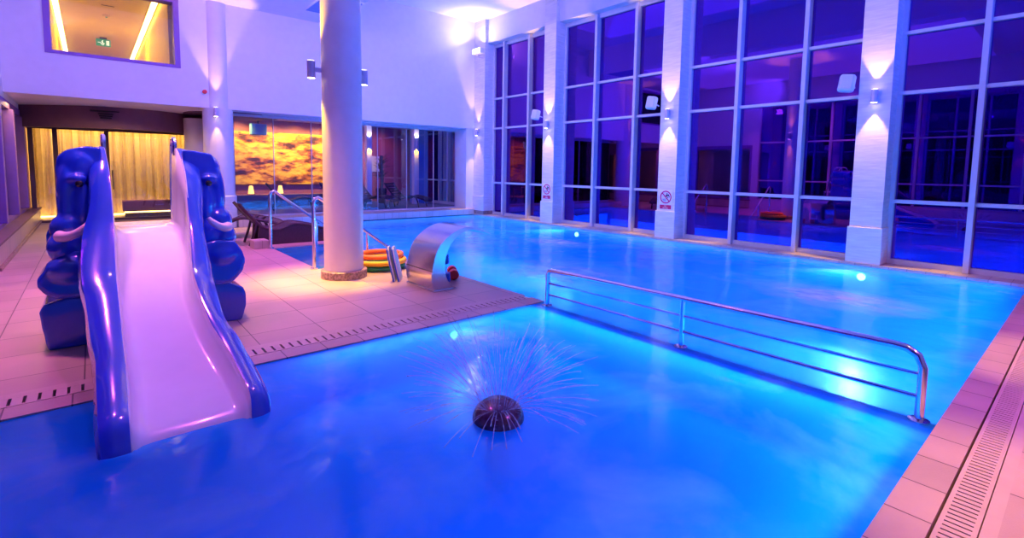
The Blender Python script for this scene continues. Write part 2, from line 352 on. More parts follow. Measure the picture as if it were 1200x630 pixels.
def catmull(pts, n=8):
    P = [Vector(p) for p in pts]; P = [P[0] * 2 - P[1]] + P + [P[-1] * 2 - P[-2]]; out = []
    for i in range(1, len(P) - 2):
        for k in range(n):
            t = k / n; a, b, c, d = P[i - 1], P[i], P[i + 1], P[i + 2]
            out.append(0.5 * ((2 * b) + (c - a) * t + (2 * a - 5 * b + 4 * c - d) * t * t + (3 * b - a - 3 * c + d) * t ** 3))
    out.append(P[-2]); return out

# ------------------------------------------------------------------ the setting
XW = 10.45           # water edge under the windows
XG = 10.95           # glass plane
YB = 14.55           # upper back wall plane
ZL, ZH = 5.65, 6.73  # low and high ceilings
f = nb()
box(f, -1.3, 4.20, 4.78, 7.86, -0.3, 0); box(f, -1.3, 2.67, 7.86, 10.42, -0.3, 0)
box(f, -1.3, 3.95, 10.42, 14.45, -0.3, 0); box(f, -1.3, 2.9, 14.45, 19.2, -0.3, 0)
box(f, -1.5, 11.6, -3.2, 0.18, -0.3, 0)
struct('floor', f, 'tile')
f = nb(); box(f, -1.3, 4.20, 4.32, 4.52, -0.3, 0.0); box(f, -1.3, 11.0, 0.388, 0.57, -0.3, 0.0); struct('trim_1', f, 'coping')
f = nb(); box(f, -1.3, 4.20, 4.70, 4.78, -0.3, 0.0); box(f, -1.3, 11.0, 0.18, 0.235, -0.3, 0.0); struct('trim_2', f, 'grate')
f = nb(); box(f, XW, 11.3, 0.57, 14.55, -0.3, 0.03); struct('trim_3', f, 'ledge')          # sill ledge under the windows
# pool shells
def shell(bm, x0, x1, y0, y1, z):
    box(bm, x0, x1, y0, y1, z - 0.1, z)
f = nb()
shell(f, 3.9, XW, 0.57, 14.45, -1.25)
box(f, XW, XW + 0.1, 0.57, 14.45, -1.25, -0.3); box(f, 4.2, XW, 0.47, 0.57, -1.25, -0.3); box(f, 3.6, XW, 14.45, 14.55, -1.25, -0.3)
box(f, 3.85, 3.95, 10.42, 14.45, -1.25, -0.3); box(f, 4.10, 4.20, 4.3, 7.86, -1.25, -0.3); 
box(f, 2.57, 2.67, 7.86, 10.42, -1.25, -0.3); box(f, 2.67, 4.2, 7.76, 7.86, -1.25, -0.3); box(f, 2.67, 3.95, 10.42, 10.52, -1.25, -0.3)
struct('floor_pool', f, 'basin')
f = nb()
for i, (xa, xb, z) in enumerate(((2.67, 3.02, -0.16), (3.02, 3.37, -0.34), (3.37, 3.72, -0.52), (3.72, 4.07, -0.70), (4.07, 4.4, -0.88))):
    box(f, xa, xb, 7.86, 10.42, -1.25, z)
st = struct('floor_steps', f, 'basin')
f = nb()
for xb, z in ((3.02, -0.16), (3.37, -0.34), (3.72, -0.52), (4.07, -0.70)): box(f, xb - 0.09, xb + 0.004, 7.9, 10.38, z, z + 0.006)
obj('step_nosing', f, 'nosing', st)
f = nb(); shell(f, -1.3, 4.02, 0.57, 4.32, -0.45); box(f, -1.4, -1.3, 0.57, 4.32, -0.45, 0); box(f, -1.3, 4.02, 4.32, 4.42, -0.45, -0.3); box(f, -1.3, 4.02, 0.47, 0.57, -0.45, -0.3)
struct('floor_kids_pool', f, 'kbasin')
f = nb(); box(f, 4.02, 4.20, 0.57, 4.32, -1.25, -0.035); struct('wall_divider', f, 'basin')
# water
def plane(x0, x1, y0, y1, z, n=1):
    bm = nb(); vs = [[bm.verts.new((x0 + (x1 - x0) * i / n, y0 + (y1 - y0) * j / n, z)) for j in range(n + 1)] for i in range(n + 1)]
    for i in range(n):
        for j in range(n): bm.faces.new((vs[i][j], vs[i + 1][j], vs[i + 1][j + 1], vs[i][j + 1]))
    return bm
f = plane(4.11, XW, 0.57, 4.32, -0.012)
def addq(bm, x0, x1, y0, y1, z): bm.faces.new([bm.verts.new(p) for p in ((x0, y0, z), (x1, y0, z), (x1, y1, z), (x0, y1, z))])
addq(f, 4.2, XW, 4.32, 7.86, -0.012); addq(f, 2.67, XW, 7.86, 10.42, -0.012); addq(f, 3.95, XW, 10.42, 14.45, -0.012)
tag(obj('pool_water', f, 'water'), 'bright light blue water of the large pool beside the window wall', 'water', kind='stuff')
tag(obj('pool_water', plane(-1.3, 4.11, 0.57, 4.32, -0.012), 'kwater'), 'deeper blue water of the small pool holding the slide and dome fountain', 'water', kind='stuff')

# walls
f = nb()
box(f, -1.7, -0.63, YB, YB + 0.65, 3.04, ZH); box(f, 1.77, 10.62, YB, YB + 0.65, 3.04, ZH); box(f, -0.63, 1.77, YB, YB + 0.65, 3.04, 3.93); box(f, -0.63, 1.77, YB, YB + 0.65, 5.55, ZH)
struct('wall_back', f, 'plaster')
f = nb(); box(f, 10.62, 11.2, -3.2, 14.6, 5.93, ZH); struct('wall_right', f, 'plaster')
f = nb(); box(f, -1.6, -1.3, -3.2, 10.4, 4.7, ZH); box(f, -1.6, -1.3, 10.4, YB, 2.85, ZH); box(f, -1.6, -1.3, -3.2, 10.4, 0, 0.4); box(f, -1.6, -1.3, -3.2, -2.6, 0.4, 4.7); box(f, -1.6, -1.3, 10.1, 10.4, 0.4, 4.7); box(f, -1.6, -1.3, YB, 19.2, 2.85, 3.3); struct('wall_left', f, 'plaster')
f = nb(); box(f, -1.6, 11.3, -3.4, -3.2, 0, ZH); struct('wall_front', f, 'plaster')
f = nb(); box(f, 5.35, 11.2, -3.2, YB, ZH, ZH + 0.15); box(f, -1.6, 5.35, -3.2, YB, ZL, ZH + 0.15)
struct('ceiling', f, 'ceil')
f = nb(); box(f, 10.18, 10.62, YB + 0.02, 15.3, 0, 3.04); struct('trim_4', f, 'plaster')
f = nb(); box(f, 2.9, 10.5, 14.45, 15.35, 0, 0.2); struct('trim_5', f, 'ledge', bevel=0.012)

# window bays of the right wall: window_1 nearest the corner
CEN = [-1.35, 2.65, 6.69, 10.76, 14.3]
mull = {1: (12.02, 13.28), 2: (7.93, 9.26), 3: (3.92, 5.24), 4: (-0.05, 1.31)}
bays = {1: (11.0, 13.94), 2: (6.93, 10.52), 3: (2.89, 6.45), 4: (-1.1, 2.41)}
for k in (1, 2, 3, 4):
    y0, y1 = bays[k]
    f = nb(); box(f, 10.88, 11.05, y0, y1, 0.03, 0.12); box(f, 10.88, 11.05, y0, y1, 5.80, 5.93); box(f, 10.88, 11.05, y0, y0 + 0.07, 0.12, 5.80); box(f, 10.88, 11.05, y1 - 0.07, y1, 0.12, 5.80)
    wn = struct('window_%d' % k, f, 'alu')
    for y in mull[k]:
        f = nb(); box(f, 10.78, 11.06, y - 0.04, y + 0.04, 0.03, 5.9); obj('mullion', f, 'alu', wn, bevel=0.008)
    for z in (1.15, 3.04, 4.06):
        f = nb(); box(f, 10.87, 11.03, y0, y1, z - 0.032, z + 0.032); obj('transom', f, 'alu', wn, bevel=0.006)
    f = nb(); box(f, 10.945, 10.955, y0 + 0.03, y1 - 0.03, 0.08, 5.85); obj('glass', f, 'glass', wn)
f = nb(); box(f, -3, 30, -20, 40, -0.6, -0.45); o = struct('floor_terrace', f, 'night'); o.location.x = 14.5

# pillars
plabel = {1: 'stone clad pillar beside the dark pane nearest the frame edge, without a sign', 2: 'stone clad pillar with the larger no diving sign',
          3: 'stone clad pillar with the smaller, farther no diving sign', 4: 'pale stone pillar in the far corner of the window wall below the floodlight', 0: 'stone clad pillar at the near end of the window wall'}
for i, c in enumerate(CEN):
    y0, y1 = (c - 0.24, c + 0.24) if i < 4 else (13.94, 14.6)
    t = thing('pillar', plabel[i], 'pillar', (10.75, c, 0.0), 'pillars of the window wall')
    f = nb(); box(f, -0.25, 0.35, y0 - c, y1 - c, 0.68, ZH); obj('shaft', f, 'stone', t)
    f = nb(); box(f, -0.28, 0.36, y0 - c - 0.025, y1 - c + 0.025, 0.03, 0.68); obj('plinth', f, 'stone', t, bevel=0.008)
    if i == 4:
        f = nb(); box(f, -0.29, 0.36, y0 - c - 0.03, y1 - c + 0.02, 0.0, 0.16); obj('granite_foot', f, 'stone2', t)

# round columns
t = thing('column', 'thick round white column standing on the deck beside the water cannon', 'column', (2.80, 7.12, 0))
f = nb(); lathe(f, [(0.275, 0.1), (0.275, ZL)], 0, 0, 48); obj('shaft', f, 'column', t, smooth='auto')
f = nb(); lathe(f, [(0.325, 0), (0.325, 0.105), (0.315, 0.115), (0.27, 0.12)], 0, 0, 48); obj('granite_base', f, 'stone2', t, smooth='auto')
t = thing('column', 'round column half built into the back wall behind the slide', 'column', (2.55, 14.72, 0))
f = nb(); lathe(f, [(0.34, 0.84), (0.34, 3.04)], 0, 0, 40); obj('lower_shaft', f, 'column', t, smooth='auto')
f = nb(); lathe(f, [(0.27, 3.04), (0.27, ZL)], 0, 0, 40); obj('upper_shaft', f, 'column', t, smooth='auto')
f = nb(); lathe(f, [(0.37, 0), (0.37, 0.82), (0.345, 0.84)], 0, 0, 40); obj('plinth', f, 'stone', t, smooth='auto')

# sconces: a metal cylinder shining up and down
def sconce(loc, n, label, power=150, hh=0.11, rr=0.052, off=0.10, col=WARM, ang=58, blend=0.45):
    n = Vector(n).normalized()
    t = thing('wall_sconce', label, 'wall lamp', loc, 'up and down wall sconces')
    c = n * off
    f = nb(); lathe(f, [(rr * 0.9, -hh), (rr, -hh), (rr, hh), (rr * 0.9, hh)], c.x, c.y, 20); obj('housing', f, 'lampmetal', t, smooth='auto')
    f = nb(); lathe(f, [(0.0, -hh - 0.004), (rr * 0.86, -hh - 0.004), (rr * 0.86, -hh + 0.01), (0.0, -hh + 0.01)], c.x, c.y, 20); obj('lens', f, 'glow', t)
    f = nb(); lathe(f, [(0.0, hh - 0.01), (rr * 0.86, hh - 0.01), (rr * 0.86, hh + 0.004), (0.0, hh + 0.004)], c.x, c.y, 20); obj('lens', f, 'glow', t)
    side = Vector((-n.y, n.x, 0)); f = nb(); obox(f, n * (off * 0.5), n, side, (0, 0, 1), off * 0.5, 0.022, 0.03); obj('bracket', f, 'lampmetal', t)
    L = Vector(loc)
    spot('sconce_beam', L + c + Vector((0, 0, -hh - 0.02)), L + c * 0.75 + Vector((0, 0, -2)), power, col, ang, blend, 0.02, None, True)
    spot('sconce_beam', L + c + Vector((0, 0, hh + 0.02)), L + c * 0.75 + Vector((0, 0, 2)), power, col, ang, blend, 0.02, None, True)
    return t
sconce((10.5, 2.63, 2.97), (-1, 0, 0), 'up and down sconce on the pillar nearest the right frame edge')
sconce((10.5, 6.69, 2.97), (-1, 0, 0), 'up and down sconce on the pillar with the larger no diving sign')
sconce((10.5, 10.76, 2.97), (-1, 0, 0), 'up and down sconce on the pillar with the smaller no diving sign')
sconce((10.5, 14.27, 2.90), (-1, 0, 0), 'up and down sconce on the far corner pillar below the floodlight', 110, ang=46)
sconce((2.46, 14.39, 2.93), (-0.25, -1, 0), 'up and down sconce on the half round column behind the slide', 120, ang=46)
sconce((2.80 - 0.272, 7.12 + 0.04, 2.95), (-0.985, 0.15, 0), 'sconce on the left side of the thick round column', 440, 0.115, 0.055, 0.135, ang=52, blend=1.0)
sconce((2.80 + 0.275 * 0.86, 7.12 - 0.275 * 0.0, 2.93), (1.0, 0.25, 0), 'sconce on the right side of the thick round column', 260, 0.105, 0.05, 0.12, ang=50, blend=1.0)

# floodlight on the corner pillar
t = thing('floodlight', 'small lit white floodlight on an arm high on the far corner pillar', 'lamp', (10.5, 14.1, 5.55))
f = nb(); box(f, -0.30, -0.12, -0.28, 0.16, -0.02, 0.16); obj('housing', f, 'speaker', t, bevel=0.015)
f = nb(); box(f, -0.315, -0.29, -0.26, 0.14, 0.0, 0.14); obj('lens', f, 'whiteglow', t)
f = nb(); tube(f, [(-0.2, -0.06, -0.02), (-0.2, -0.06, -0.12), (0, -0.06, -0.12)], 0.018, 8); obj('bracket', f, 'lampmetal', t)
area('floodlight_beam', (10.2, 14.04, 5.78), (9.6, 13.6, 6.8), 0.3, 0.3, 24, (1.0, 0.86, 0.95))

# speakers
def speaker(loc, label):
    t = thing('wall_speaker', label, 'speaker', loc, 'white speakers on the pillars')
    f = nb(); poly = [(-0.13, -0.13), (0.02, -0.17), (0.10, -0.12), (0.10, 0.12), (0.02, 0.17), (-0.13, 0.13)]
    prism(f, poly, 'z', -0.19, 0.19); o1 = obj('cabinet', f, 'speaker', t, bevel=0.05, bseg=4, smooth='auto')
    f = nb(); prism(f, [(-0.145, -0.10), (-0.128, -0.125), (-0.128, 0.125), (-0.145, 0.10)], 'z', -0.15, 0.15); obj('grille', f, 'speakergrille', t, bevel=0.006)
    f = nb(); tube(f, [(0.08, -0.05, -0.02), (0.14, -0.14, -0.02), (0.24, -0.15, -0.02)], 0.02, 8); obj('bracket', f, 'speaker', t)
    t.rotation_euler = (0.12, 0.16, 0.25); t.scale = (0.78, 0.78, 0.78)
    return t
sp = speaker((10.34, 3.04, 3.22), 'white speaker on the pillar nearest the right frame edge')
dup(sp, (10.34, 7.08, 3.25), 'white speaker on the pillar with the larger no diving sign')
dup(sp, (10.34, 11.15, 3.27), 'white speaker on the pillar with the smaller no diving sign')

# no diving signs
def text_mesh(s, size):
    cu = bpy.data.curves.new('txt', 'FONT'); cu.body = s; cu.size = size; cu.align_x = 'CENTER'; cu.align_y = 'CENTER'; cu.extrude = 0.0008
    o = bpy.data.objects.new('txt', cu); C.objects.link(o); dg = bpy.context.evaluated_depsgraph_get(); dg.update()
    me = bpy.data.meshes.new_from_object(o.evaluated_get(dg)); bpy.data.objects.remove(o); return me
def sign(loc, label):
    t = thing('no_diving_sign', label, 'sign', loc, 'no diving signs')   # local: X out of wall is -x, width along y
    f = nb(); box(f, -0.006, 0.0, -0.18, 0.18, -0.25, 0.25); obj('plate', f, 'signplate', t)
    f = nb(); n = 40; ro, ri, cz = 0.155, 0.125, 0.07
    A = [(math.cos(2 * PI * k / n), math.sin(2 * PI * k / n)) for k in range(n)]
    rings = [[f.verts.new((x, a * r, cz + b * r)) for a, b in A] for r, x in ((ri, -0.006), (ri, -0.009), (ro, -0.009), (ro, -0.006))]
    for P, Q in zip(rings, rings[1:]):
        for k in range(n): f.faces.new((P[k], P[(k + 1) % n], Q[(k + 1) % n], Q[k]))
    # slash from upper left (+y is to the left as seen from the pool) to lower right
    obox(f, (-0.0080, 0, cz), (1, 0, 0), (0, 1, 1), (0, -1, 1), 0.0012, 0.135, 0.014)
    obj('red_ring', f, 'signred', t)
    f = nb()
    obox(f, (-0.0068, -0.035, cz + 0.045), (1, 0, 0), (0, 1, -0.35), (0, 0.35, 1), 0.001, 0.045, 0.016)
    obox(f, (-0.0068, -0.085, cz + 0.030), (1, 0, 0), (0, 0.3, 1), (0, 1, -0.3), 0.001, 0.035, 0.012)
    obox(f, (-0.0068, -0.040, cz + 0.012), (1, 0, 0), (0, 0.6, 1), (0, 1, -0.6), 0.001, 0.035, 0.010)
    ell(f, (-0.0068, -0.03, cz + 0.082), 0.001, 0.018, 0.018, 12)
    for q in range(3):
        obox(f, (-0.0068, 0.03 + 0.0 * q, cz - 0.045 - 0.022 * q), (1, 0, 0), (0, 1, 0.1 * (q - 1)), (0, 0, 1), 0.001, 0.06 - 0.012 * q, 0.005)
    obj('diver_symbol', f, 'signblack', t)
    f = nb(); box(f, -0.0085, -0.006, -0.155, 0.155, -0.215, -0.115); tp = obj('red_panel', f, 'signred', t)
    for txt, z, sz in (('NO', -0.142, 0.042), ('DIVING', -0.188, 0.042)):
        me = text_mesh(txt, sz); me.transform(Matrix(((0, 0, -1, -0.0092), (-1, 0, 0, 0), (0, 1, 0, z), (0, 0, 0, 1)))); me.materials.append(M['signplate'])
        o = bpy.data.objects.new('lettering', me); C.objects.link(o); o.parent = tp
    return t
sg = sign((10.495, 6.69, 0.94), 'no diving sign with red ring on the nearer signed pillar')
dup(sg, (10.495, 10.77, 0.97), 'no diving sign with red ring on the farther signed pillar')

# ------------------------------------------------------------------ drain gratings
def grating(name, label, x0, x1, y0, y1, pitch, gap):
    t = thing(name, label, 'grating', ((x0 + x1) / 2, (y0 + y1) / 2, 0))
    cx, cy = (x0 + x1) / 2, (y0 + y1) / 2
    f = nb(); e = 0.018
    box(f, x0 - cx, x1 - cx, y0 - cy, y0 - cy + e, -0.04, 0.002); box(f, x0 - cx, x1 - cx, y1 - cy - e, y1 - cy, -0.04, 0.002)
    n = int((x1 - x0) / pitch)
    for i in range(n):
        xa = x0 + i * pitch - cx; box(f, xa, xa + pitch - gap, y0 - cy + e, y1 - cy - e, -0.04, 0.0015)
    obj('slotted_cover', f, 'grate', t)
    f = nb(); box(f, x0 - cx, x1 - cx, y0 - cy, y1 - cy, -0.2, -0.08); obj('drain_channel', f, 'dark', t)
grating('drain_grating', 'long slotted drain grating in the left deck between slide and rail', -1.3, 4.2, 4.525, 4.695, 0.075, 0.018)
grating('drain_grating', 'slotted drain grating along the near right pool edge', -1.3, 10.4, 0.24, 0.375, 0.042, 0.011)

# ------------------------------------------------------------------ pool divider rail
t = thing('pool_railing', 'low stainless steel three bar railing between the two pools', 'railing', (4.11, 0.66, -0.03))
def railtop(y): return 0.475 - 0.01 * (y - 0.66)
f = nb(); pts = [(0, 0.0, 0.0), (0, 0.0, 0.38), (0, 0.03, 0.455), (0, 0.09, 0.49), (0, 0.16, 0.495)] + [(0, 0.16 + (3.44 - 0.16) * k / 6, 0.495 - 0.04 * k / 6) for k in range(1, 7)] + [(0, 3.49, 0.44), (0, 3.51, 0.40), (0, 3.51, 0.0)]
tube(f, pts, 0.027, 12); obj('top_rail', f, 'steel', t, smooth='auto')
for z0, z1 in ((0.33, 0.295), (0.18, 0.155)):
    f = nb(); tube(f, [(0, 0.0, z0), (0, 3.51, z1)], 0.014, 10); obj('middle_bar', f, 'steel', t, smooth='auto')
f = nb(); tube(f, [(0, 1.74, 0.0), (0, 1.74, 0.47)], 0.024, 12); obj('post', f, 'steel', t, smooth='auto')
for y in (0, 1.74, 3.51):
    f = nb(); lathe(f, [(0.06, 0.0), (0.06, 0.03), (0.03, 0.036)], 0, y, 20); obj('foot_flange', f, 'steel', t, smooth='auto')

# handrails of the pool steps
def steprail(loc, label):
    t = thing('step_handrail', label, 'handrail', loc, 'handrails of the pool steps')
    f = nb(); pts = [(0, 0, 0), (0, 0, 0.98), (0.005, 0, 1.05), (0.03, 0, 1.105), (0.075, 0, 1.125), (0.12, 0, 1.10), (0.2, 0, 1.03)] + [(0.2 + 1.25 * k / 5, 0, 1.03 - 0.94 * k / 5) for k in range(1, 6)]
    tube(f, pts, 0.028, 12); obj('rail', f, 'steel', t, smooth='auto')
    f = nb(); tube(f, [(0.88, 0, -0.6), (0.88, 0, 0.52)], 0.024, 12); obj('post', f, 'steel', t, smooth='auto')
    f = nb(); lathe(f, [(0.06, 0.0), (0.06, 0.02), (0.03, 0.026)], 0, 0, 20); obj('flange', f, 'steel', t, smooth='auto')
    return t
s1 = steprail((2.63, 10.38, 0), 'farther chrome handrail of the pool steps, beside the lounger')
dup(s1, (2.63, 7.90, 0), 'nearer chrome handrail of the pool steps, partly behind the thick column')

# ------------------------------------------------------------------ elephant slide
sl = thing('elephant_slide', 'blue elephant water slide with pale flume running into the small pool', 'slide', (0.4, 5.0, 0))
O = Vector((0.4, 5.0, 0))
def lc(p): return (p[0] - O.x, p[1] - O.y, p[2] - O.z)
#            Y     left out(x,z)   left rim(x,z)   floor z  right rim(x,z)  right out(x,z)
ST = [(6.35, 0.0, 1.70, 0.09, 1.72, 0.985, 0.66, 1.72, 0.83, 1.70),
      (6.15, 0.0, 1.735, 0.10, 1.765, 0.98, 0.67, 1.77, 0.84, 1.73),
      (6.00, 0.0, 1.71, 0.11, 1.74, 0.97, 0.675, 1.745, 0.84, 1.70),
      (5.85, 0.0, 1.60, 0.12, 1.64, 0.945, 0.685, 1.64, 0.83, 1.57),
      (5.70, 0.0, 1.48, 0.13, 1.51, 0.88, 0.69, 1.49, 0.82, 1.42),
      (5.52, -0.02, 1.24, 0.13, 1.27, 0.79, 0.68, 1.25, 0.79, 1.20),
      (5.35, -0.075, 1.02, 0.13, 1.05, 0.705, 0.67, 1.03, 0.78, 1.00),
      (5.00, -0.09, 0.76, 0.12, 0.76, 0.53, 0.635, 0.73, 0.77, 0.70),
      (4.75, -0.07, 0.61, 0.12, 0.63, 0.42, 0.635, 0.60, 0.765, 0.58),
      (4.40, -0.05, 0.44, 0.12, 0.46, 0.29, 0.65, 0.42, 0.76, 0.42),
      (4.15, -0.03, 0.34, 0.12, 0.36, 0.20, 0.68, 0.33, 0.80, 0.33),
      (3.95, -0.03, 0.28, 0.12, 0.29, 0.125, 0.71, 0.26, 0.82, 0.25),
      (3.70, -0.03, 0.19, 0.115, 0.20, 0.07, 0.725, 0.18, 0.84, 0.17),
      (3.50, -0.03, 0.12, 0.11, 0.13, 0.02, 0.735, 0.11, 0.84, 0.10),
      (3.40, -0.02, -0.03, 0.11, -0.02, -0.08, 0.72, -0.02, 0.82, -0.03)]
def resample(ST, n=5):
    cols = list(zip(*ST)); out = []
    P = [Vector((s[0], 0, 0)) for s in ST]
    import itertools
    res = []
    for c in cols:
        pts = catmull([(v, 0, 0) for v in c], n); res.append([p.x for p in pts])
    return list(zip(*res))
RS = resample(ST)
# flume: inner skin (white), thin shell
f = nb(); rows = []
for (y, lx, lz, ax, az, fz, bx, bz, rx, rz) in RS:
    row = []
    m = (ax + bx) / 2; hw = (bx - ax) / 2; d = 0.035
    prof = [(ax, az), (ax + 0.010, az * 0.6 + fz * 0.4), (ax + 0.022, fz + 0.05), (ax + 0.05, fz + 0.012), (ax + 0.1, fz), (m, fz - 0.006), (bx - 0.1, fz), (bx - 0.05, fz + 0.012), (bx - 0.022, fz + 0.05), (bx - 0.010, bz * 0.6 + fz * 0.4), (bx, bz)]
    rows.append([f.verts.new(lc((x, y, z))) for x, z in prof])
for A, B in zip(rows, rows[1:]):
    for k in range(len(A) - 1): f.faces.new((A[k], A[k + 1], B[k + 1], B[k]))
o = obj('flume', f, 'flume', sl, smooth=True); md = o.modifiers.new('solid', 'SOLIDIFY'); md.thickness = 0.012; md.offset = 1
for side in (0, 1):
    f = nb(); rows = []
    for (y, lx, lz, ax, az, fz, bx, bz, rx, rz) in RS:
        if side == 0: ix, iz, ox, oz = ax, az, lx, lz; s = -1
        else: ix, iz, ox, oz = bx, bz, rx, rz; s = 1
        top = max(iz, oz) + 0.012; bot = 0.0
        bot = -0.03 if y < 4.35 else max(0.0, min(fz - 0.12, 1.6))
        if y > 5.6: bot = max(0.0, bot - (y - 5.6) * 1.2)
        wv = 0.012 * math.sin(y * 9.0)
        prof = [(ix + s * 0.004, bot), (ix + s * 0.002, iz), (ix * 0.75 + ox * 0.25, iz * 0.75 + oz * 0.25 + 0.012), (ix * 0.3 + ox * 0.7, iz * 0.3 + oz * 0.7 + 0.012), (ox, oz - 0.01), (ox + s * (0.016 + wv * 0.3), oz - 0.06), (ox + s * 0.01, oz * 0.6 + bot * 0.4), (ox, bot)]
        rows.append([f.verts.new(lc((x, y, z))) for x, z in prof])
    n = len(rows[0])
    for A, B in zip(rows, rows[1:]):
        for k in range(n): f.faces.new((A[k], A[(k + 1) % n], B[(k + 1) % n], B[k]))
    f.faces.new(rows[0]); f.faces.new(rows[-1])
    obj('side_wall', f, 'blue', sl, smooth='auto')
# elephants: outline prisms and rounded forms fused into one skin each
EL = [(0.08, 1.75), (-0.03, 1.76), (-0.16, 1.72), (-0.22, 1.66), (-0.24, 1.54), (-0.23, 1.35), (-0.24, 1.15), (-0.28, 1.08), (-0.32, 0.99), (-0.32, 0.86), (-0.27, 0.78), (-0.24, 0.6), (-0.2, 0.5), (0.0, 0.5), (0.10, 0.9)]
ER = [(0.70, 1.75), (0.78, 1.75), (0.95, 1.72), (0.98, 1.64), (0.97, 1.5), (1.02, 1.42), (1.04, 1.26), (1.01, 1.15), (1.04, 1.09), (1.09, 0.97), (1.12, 0.87), (1.10, 0.75), (1.02, 0.6), (0.98, 0.5), (0.8, 0.5), (0.69, 0.9)]
def mirror(p): return (0.79 - p[0] + 0.03, p[1], p[2])
def fuse(bm, name, vox=0.016, sm=6):
    o = obj(name, bm, 'blue', sl, smooth=True)
    r = o.modifiers.new('remesh', 'REMESH'); r.mode = 'VOXEL'; r.voxel_size = vox; r.use_smooth_shade = True
    s = o.modifiers.new('smooth', 'SMOOTH'); s.factor = 0.5; s.iterations = sm
    return o
for side in (0, 1):
    S1 = (lambda p: p) if side == 0 else (lambda p: (0.82 - p[0], p[1] + 0.05, p[2]))
    f = nb(); prism(f, [(x - O.x, z) for x, z in (EL if side == 0 else ER)], 'y', 5.86 - O.y, 6.42 - O.y)
    def E(c, rx, ry, rz, rot=None): ell(f, lc(S1(c)), rx, ry, rz, 20, rot)
    E((-0.08, 5.90, 1.56), 0.14, 0.10, 0.17)          # forehead
    E((-0.06, 5.80, 1.22), 0.075, 0.085, 0.22)        # cheek
    E((-0.17, 5.86, 1.30), 0.075, 0.10, 0.30)         # ear fold
    E((-0.09, 5.77, 1.47), 0.07, 0.06, 0.045)         # brow
    E((-0.17, 5.83, 1.04), 0.13, 0.13, 0.13)          # trunk root
    E((-0.20, 5.80, 0.87), 0.125, 0.15, 0.15)
    E((-0.08, 5.80, 0.90), 0.15, 0.14, 0.18)          # mouth
    E((0.0, 5.85, 0.75), 0.12, 0.12, 0.22)            # chest
    fuse(f, 'elephant_head')
    # curled trunk tip and lower lip
    f = nb()
    if side == 0: pl = [(-0.14, 0.86), (-0.24, 0.80), (-0.33, 0.70), (-0.385, 0.63), (-0.385, 0.56), (-0.34, 0.49), (-0.26, 0.44), (-0.12, 0.43), (0.02, 0.48), (0.06, 0.7), (0.0, 0.84)]
    else: pl = [(0.94, 0.86), (1.10, 0.84), (1.165, 0.73), (1.195, 0.63), (1.17, 0.52), (1.10, 0.44), (1.04, 0.40), (0.92, 0.40), (0.80, 0.45), (0.74, 0.7), (0.84, 0.84)]
    prism(f, [(x - O.x, z) for x, z in pl], 'y', 5.66 - O.y, 6.2 - O.y)
    ell(f, lc(S1((-0.17, 5.72, 0.70))), 0.17, 0.16, 0.12, 20)
    fuse(f, 'elephant_trunk', 0.016, 16)
    f = nb()
    if side == 0: pl = [(-0.355, 0.40), (-0.385, 0.34), (-0.375, 0.22), (-0.345, 0.0), (-0.02, 0.0), (0.02, 0.42), (-0.18, 0.445)]
    else: pl = [(1.17, 0.34), (1.195, 0.27), (1.195, 0.16), (1.15, 0.0), (0.78, 0.0), (0.76, 0.42), (1.02, 0.42)]
    prism(f, [(x - O.x, z) for x, z in pl], 'y', 5.70 - O.y, 6.35 - O.y); fuse(f, 'elephant_foot', 0.016, 5)
    f = nb(); ell(f, lc(S1((-0.080, 5.725, 1.425))), 0.030, 0.022, 0.030, 16); obj('eye', f, 'black', sl, smooth=True)['label'] = 'glossy black eye'
    tp = [(-0.225, 5.66, 0.985), (-0.18, 5.60, 0.985), (-0.12, 5.55, 1.01), (-0.06, 5.53, 1.06), (-0.035, 5.53, 1.095)]
    f = nb(); tube(f, catmull([lc(S1(p)) for p in tp], 4), [0.050 - 0.030 * k / 16 for k in range(17)], 12); obj('tusk', f, 'tusk', sl, smooth='auto')['label'] = 'pinkish white tusk'
# platform and ladder at the back
f = nb(); box(f, 0.10 - O.x, 0.69 - O.x, 6.3 - O.y, 6.75 - O.y, 0.92, 0.985); obj('platform', f, 'flume', sl, bevel=0.01)
for s, x in ((0, 0.105), (1, 0.675)):
    f = nb(); tube(f, catmull([lc(p) for p in ((x, 6.75, 0.0), (x, 6.62, 1.2), (x, 6.45, 1.80), (x, 6.32, 1.875), (x, 6.22, 1.84), (x, 6.20, 1.70))], 5), 0.019, 10); obj('grab_rail', f, 'steel', sl, smooth='auto')
    f = nb(); tube(f, [lc((x + 0.03, 6.72, 0.0)), lc((x + 0.03, 6.72, 0.95))], 0.025, 10); obj('ladder_post', f, 'steel', sl, smooth='auto')
for z in (0.25, 0.5, 0.75):
    f = nb(); box(f, 0.13 - O.x, 0.68 - O.x, 6.66 - O.y, 6.80 - O.y, z - 0.015, z + 0.015); obj('ladder_tread', f, 'flume', sl, bevel=0.005)

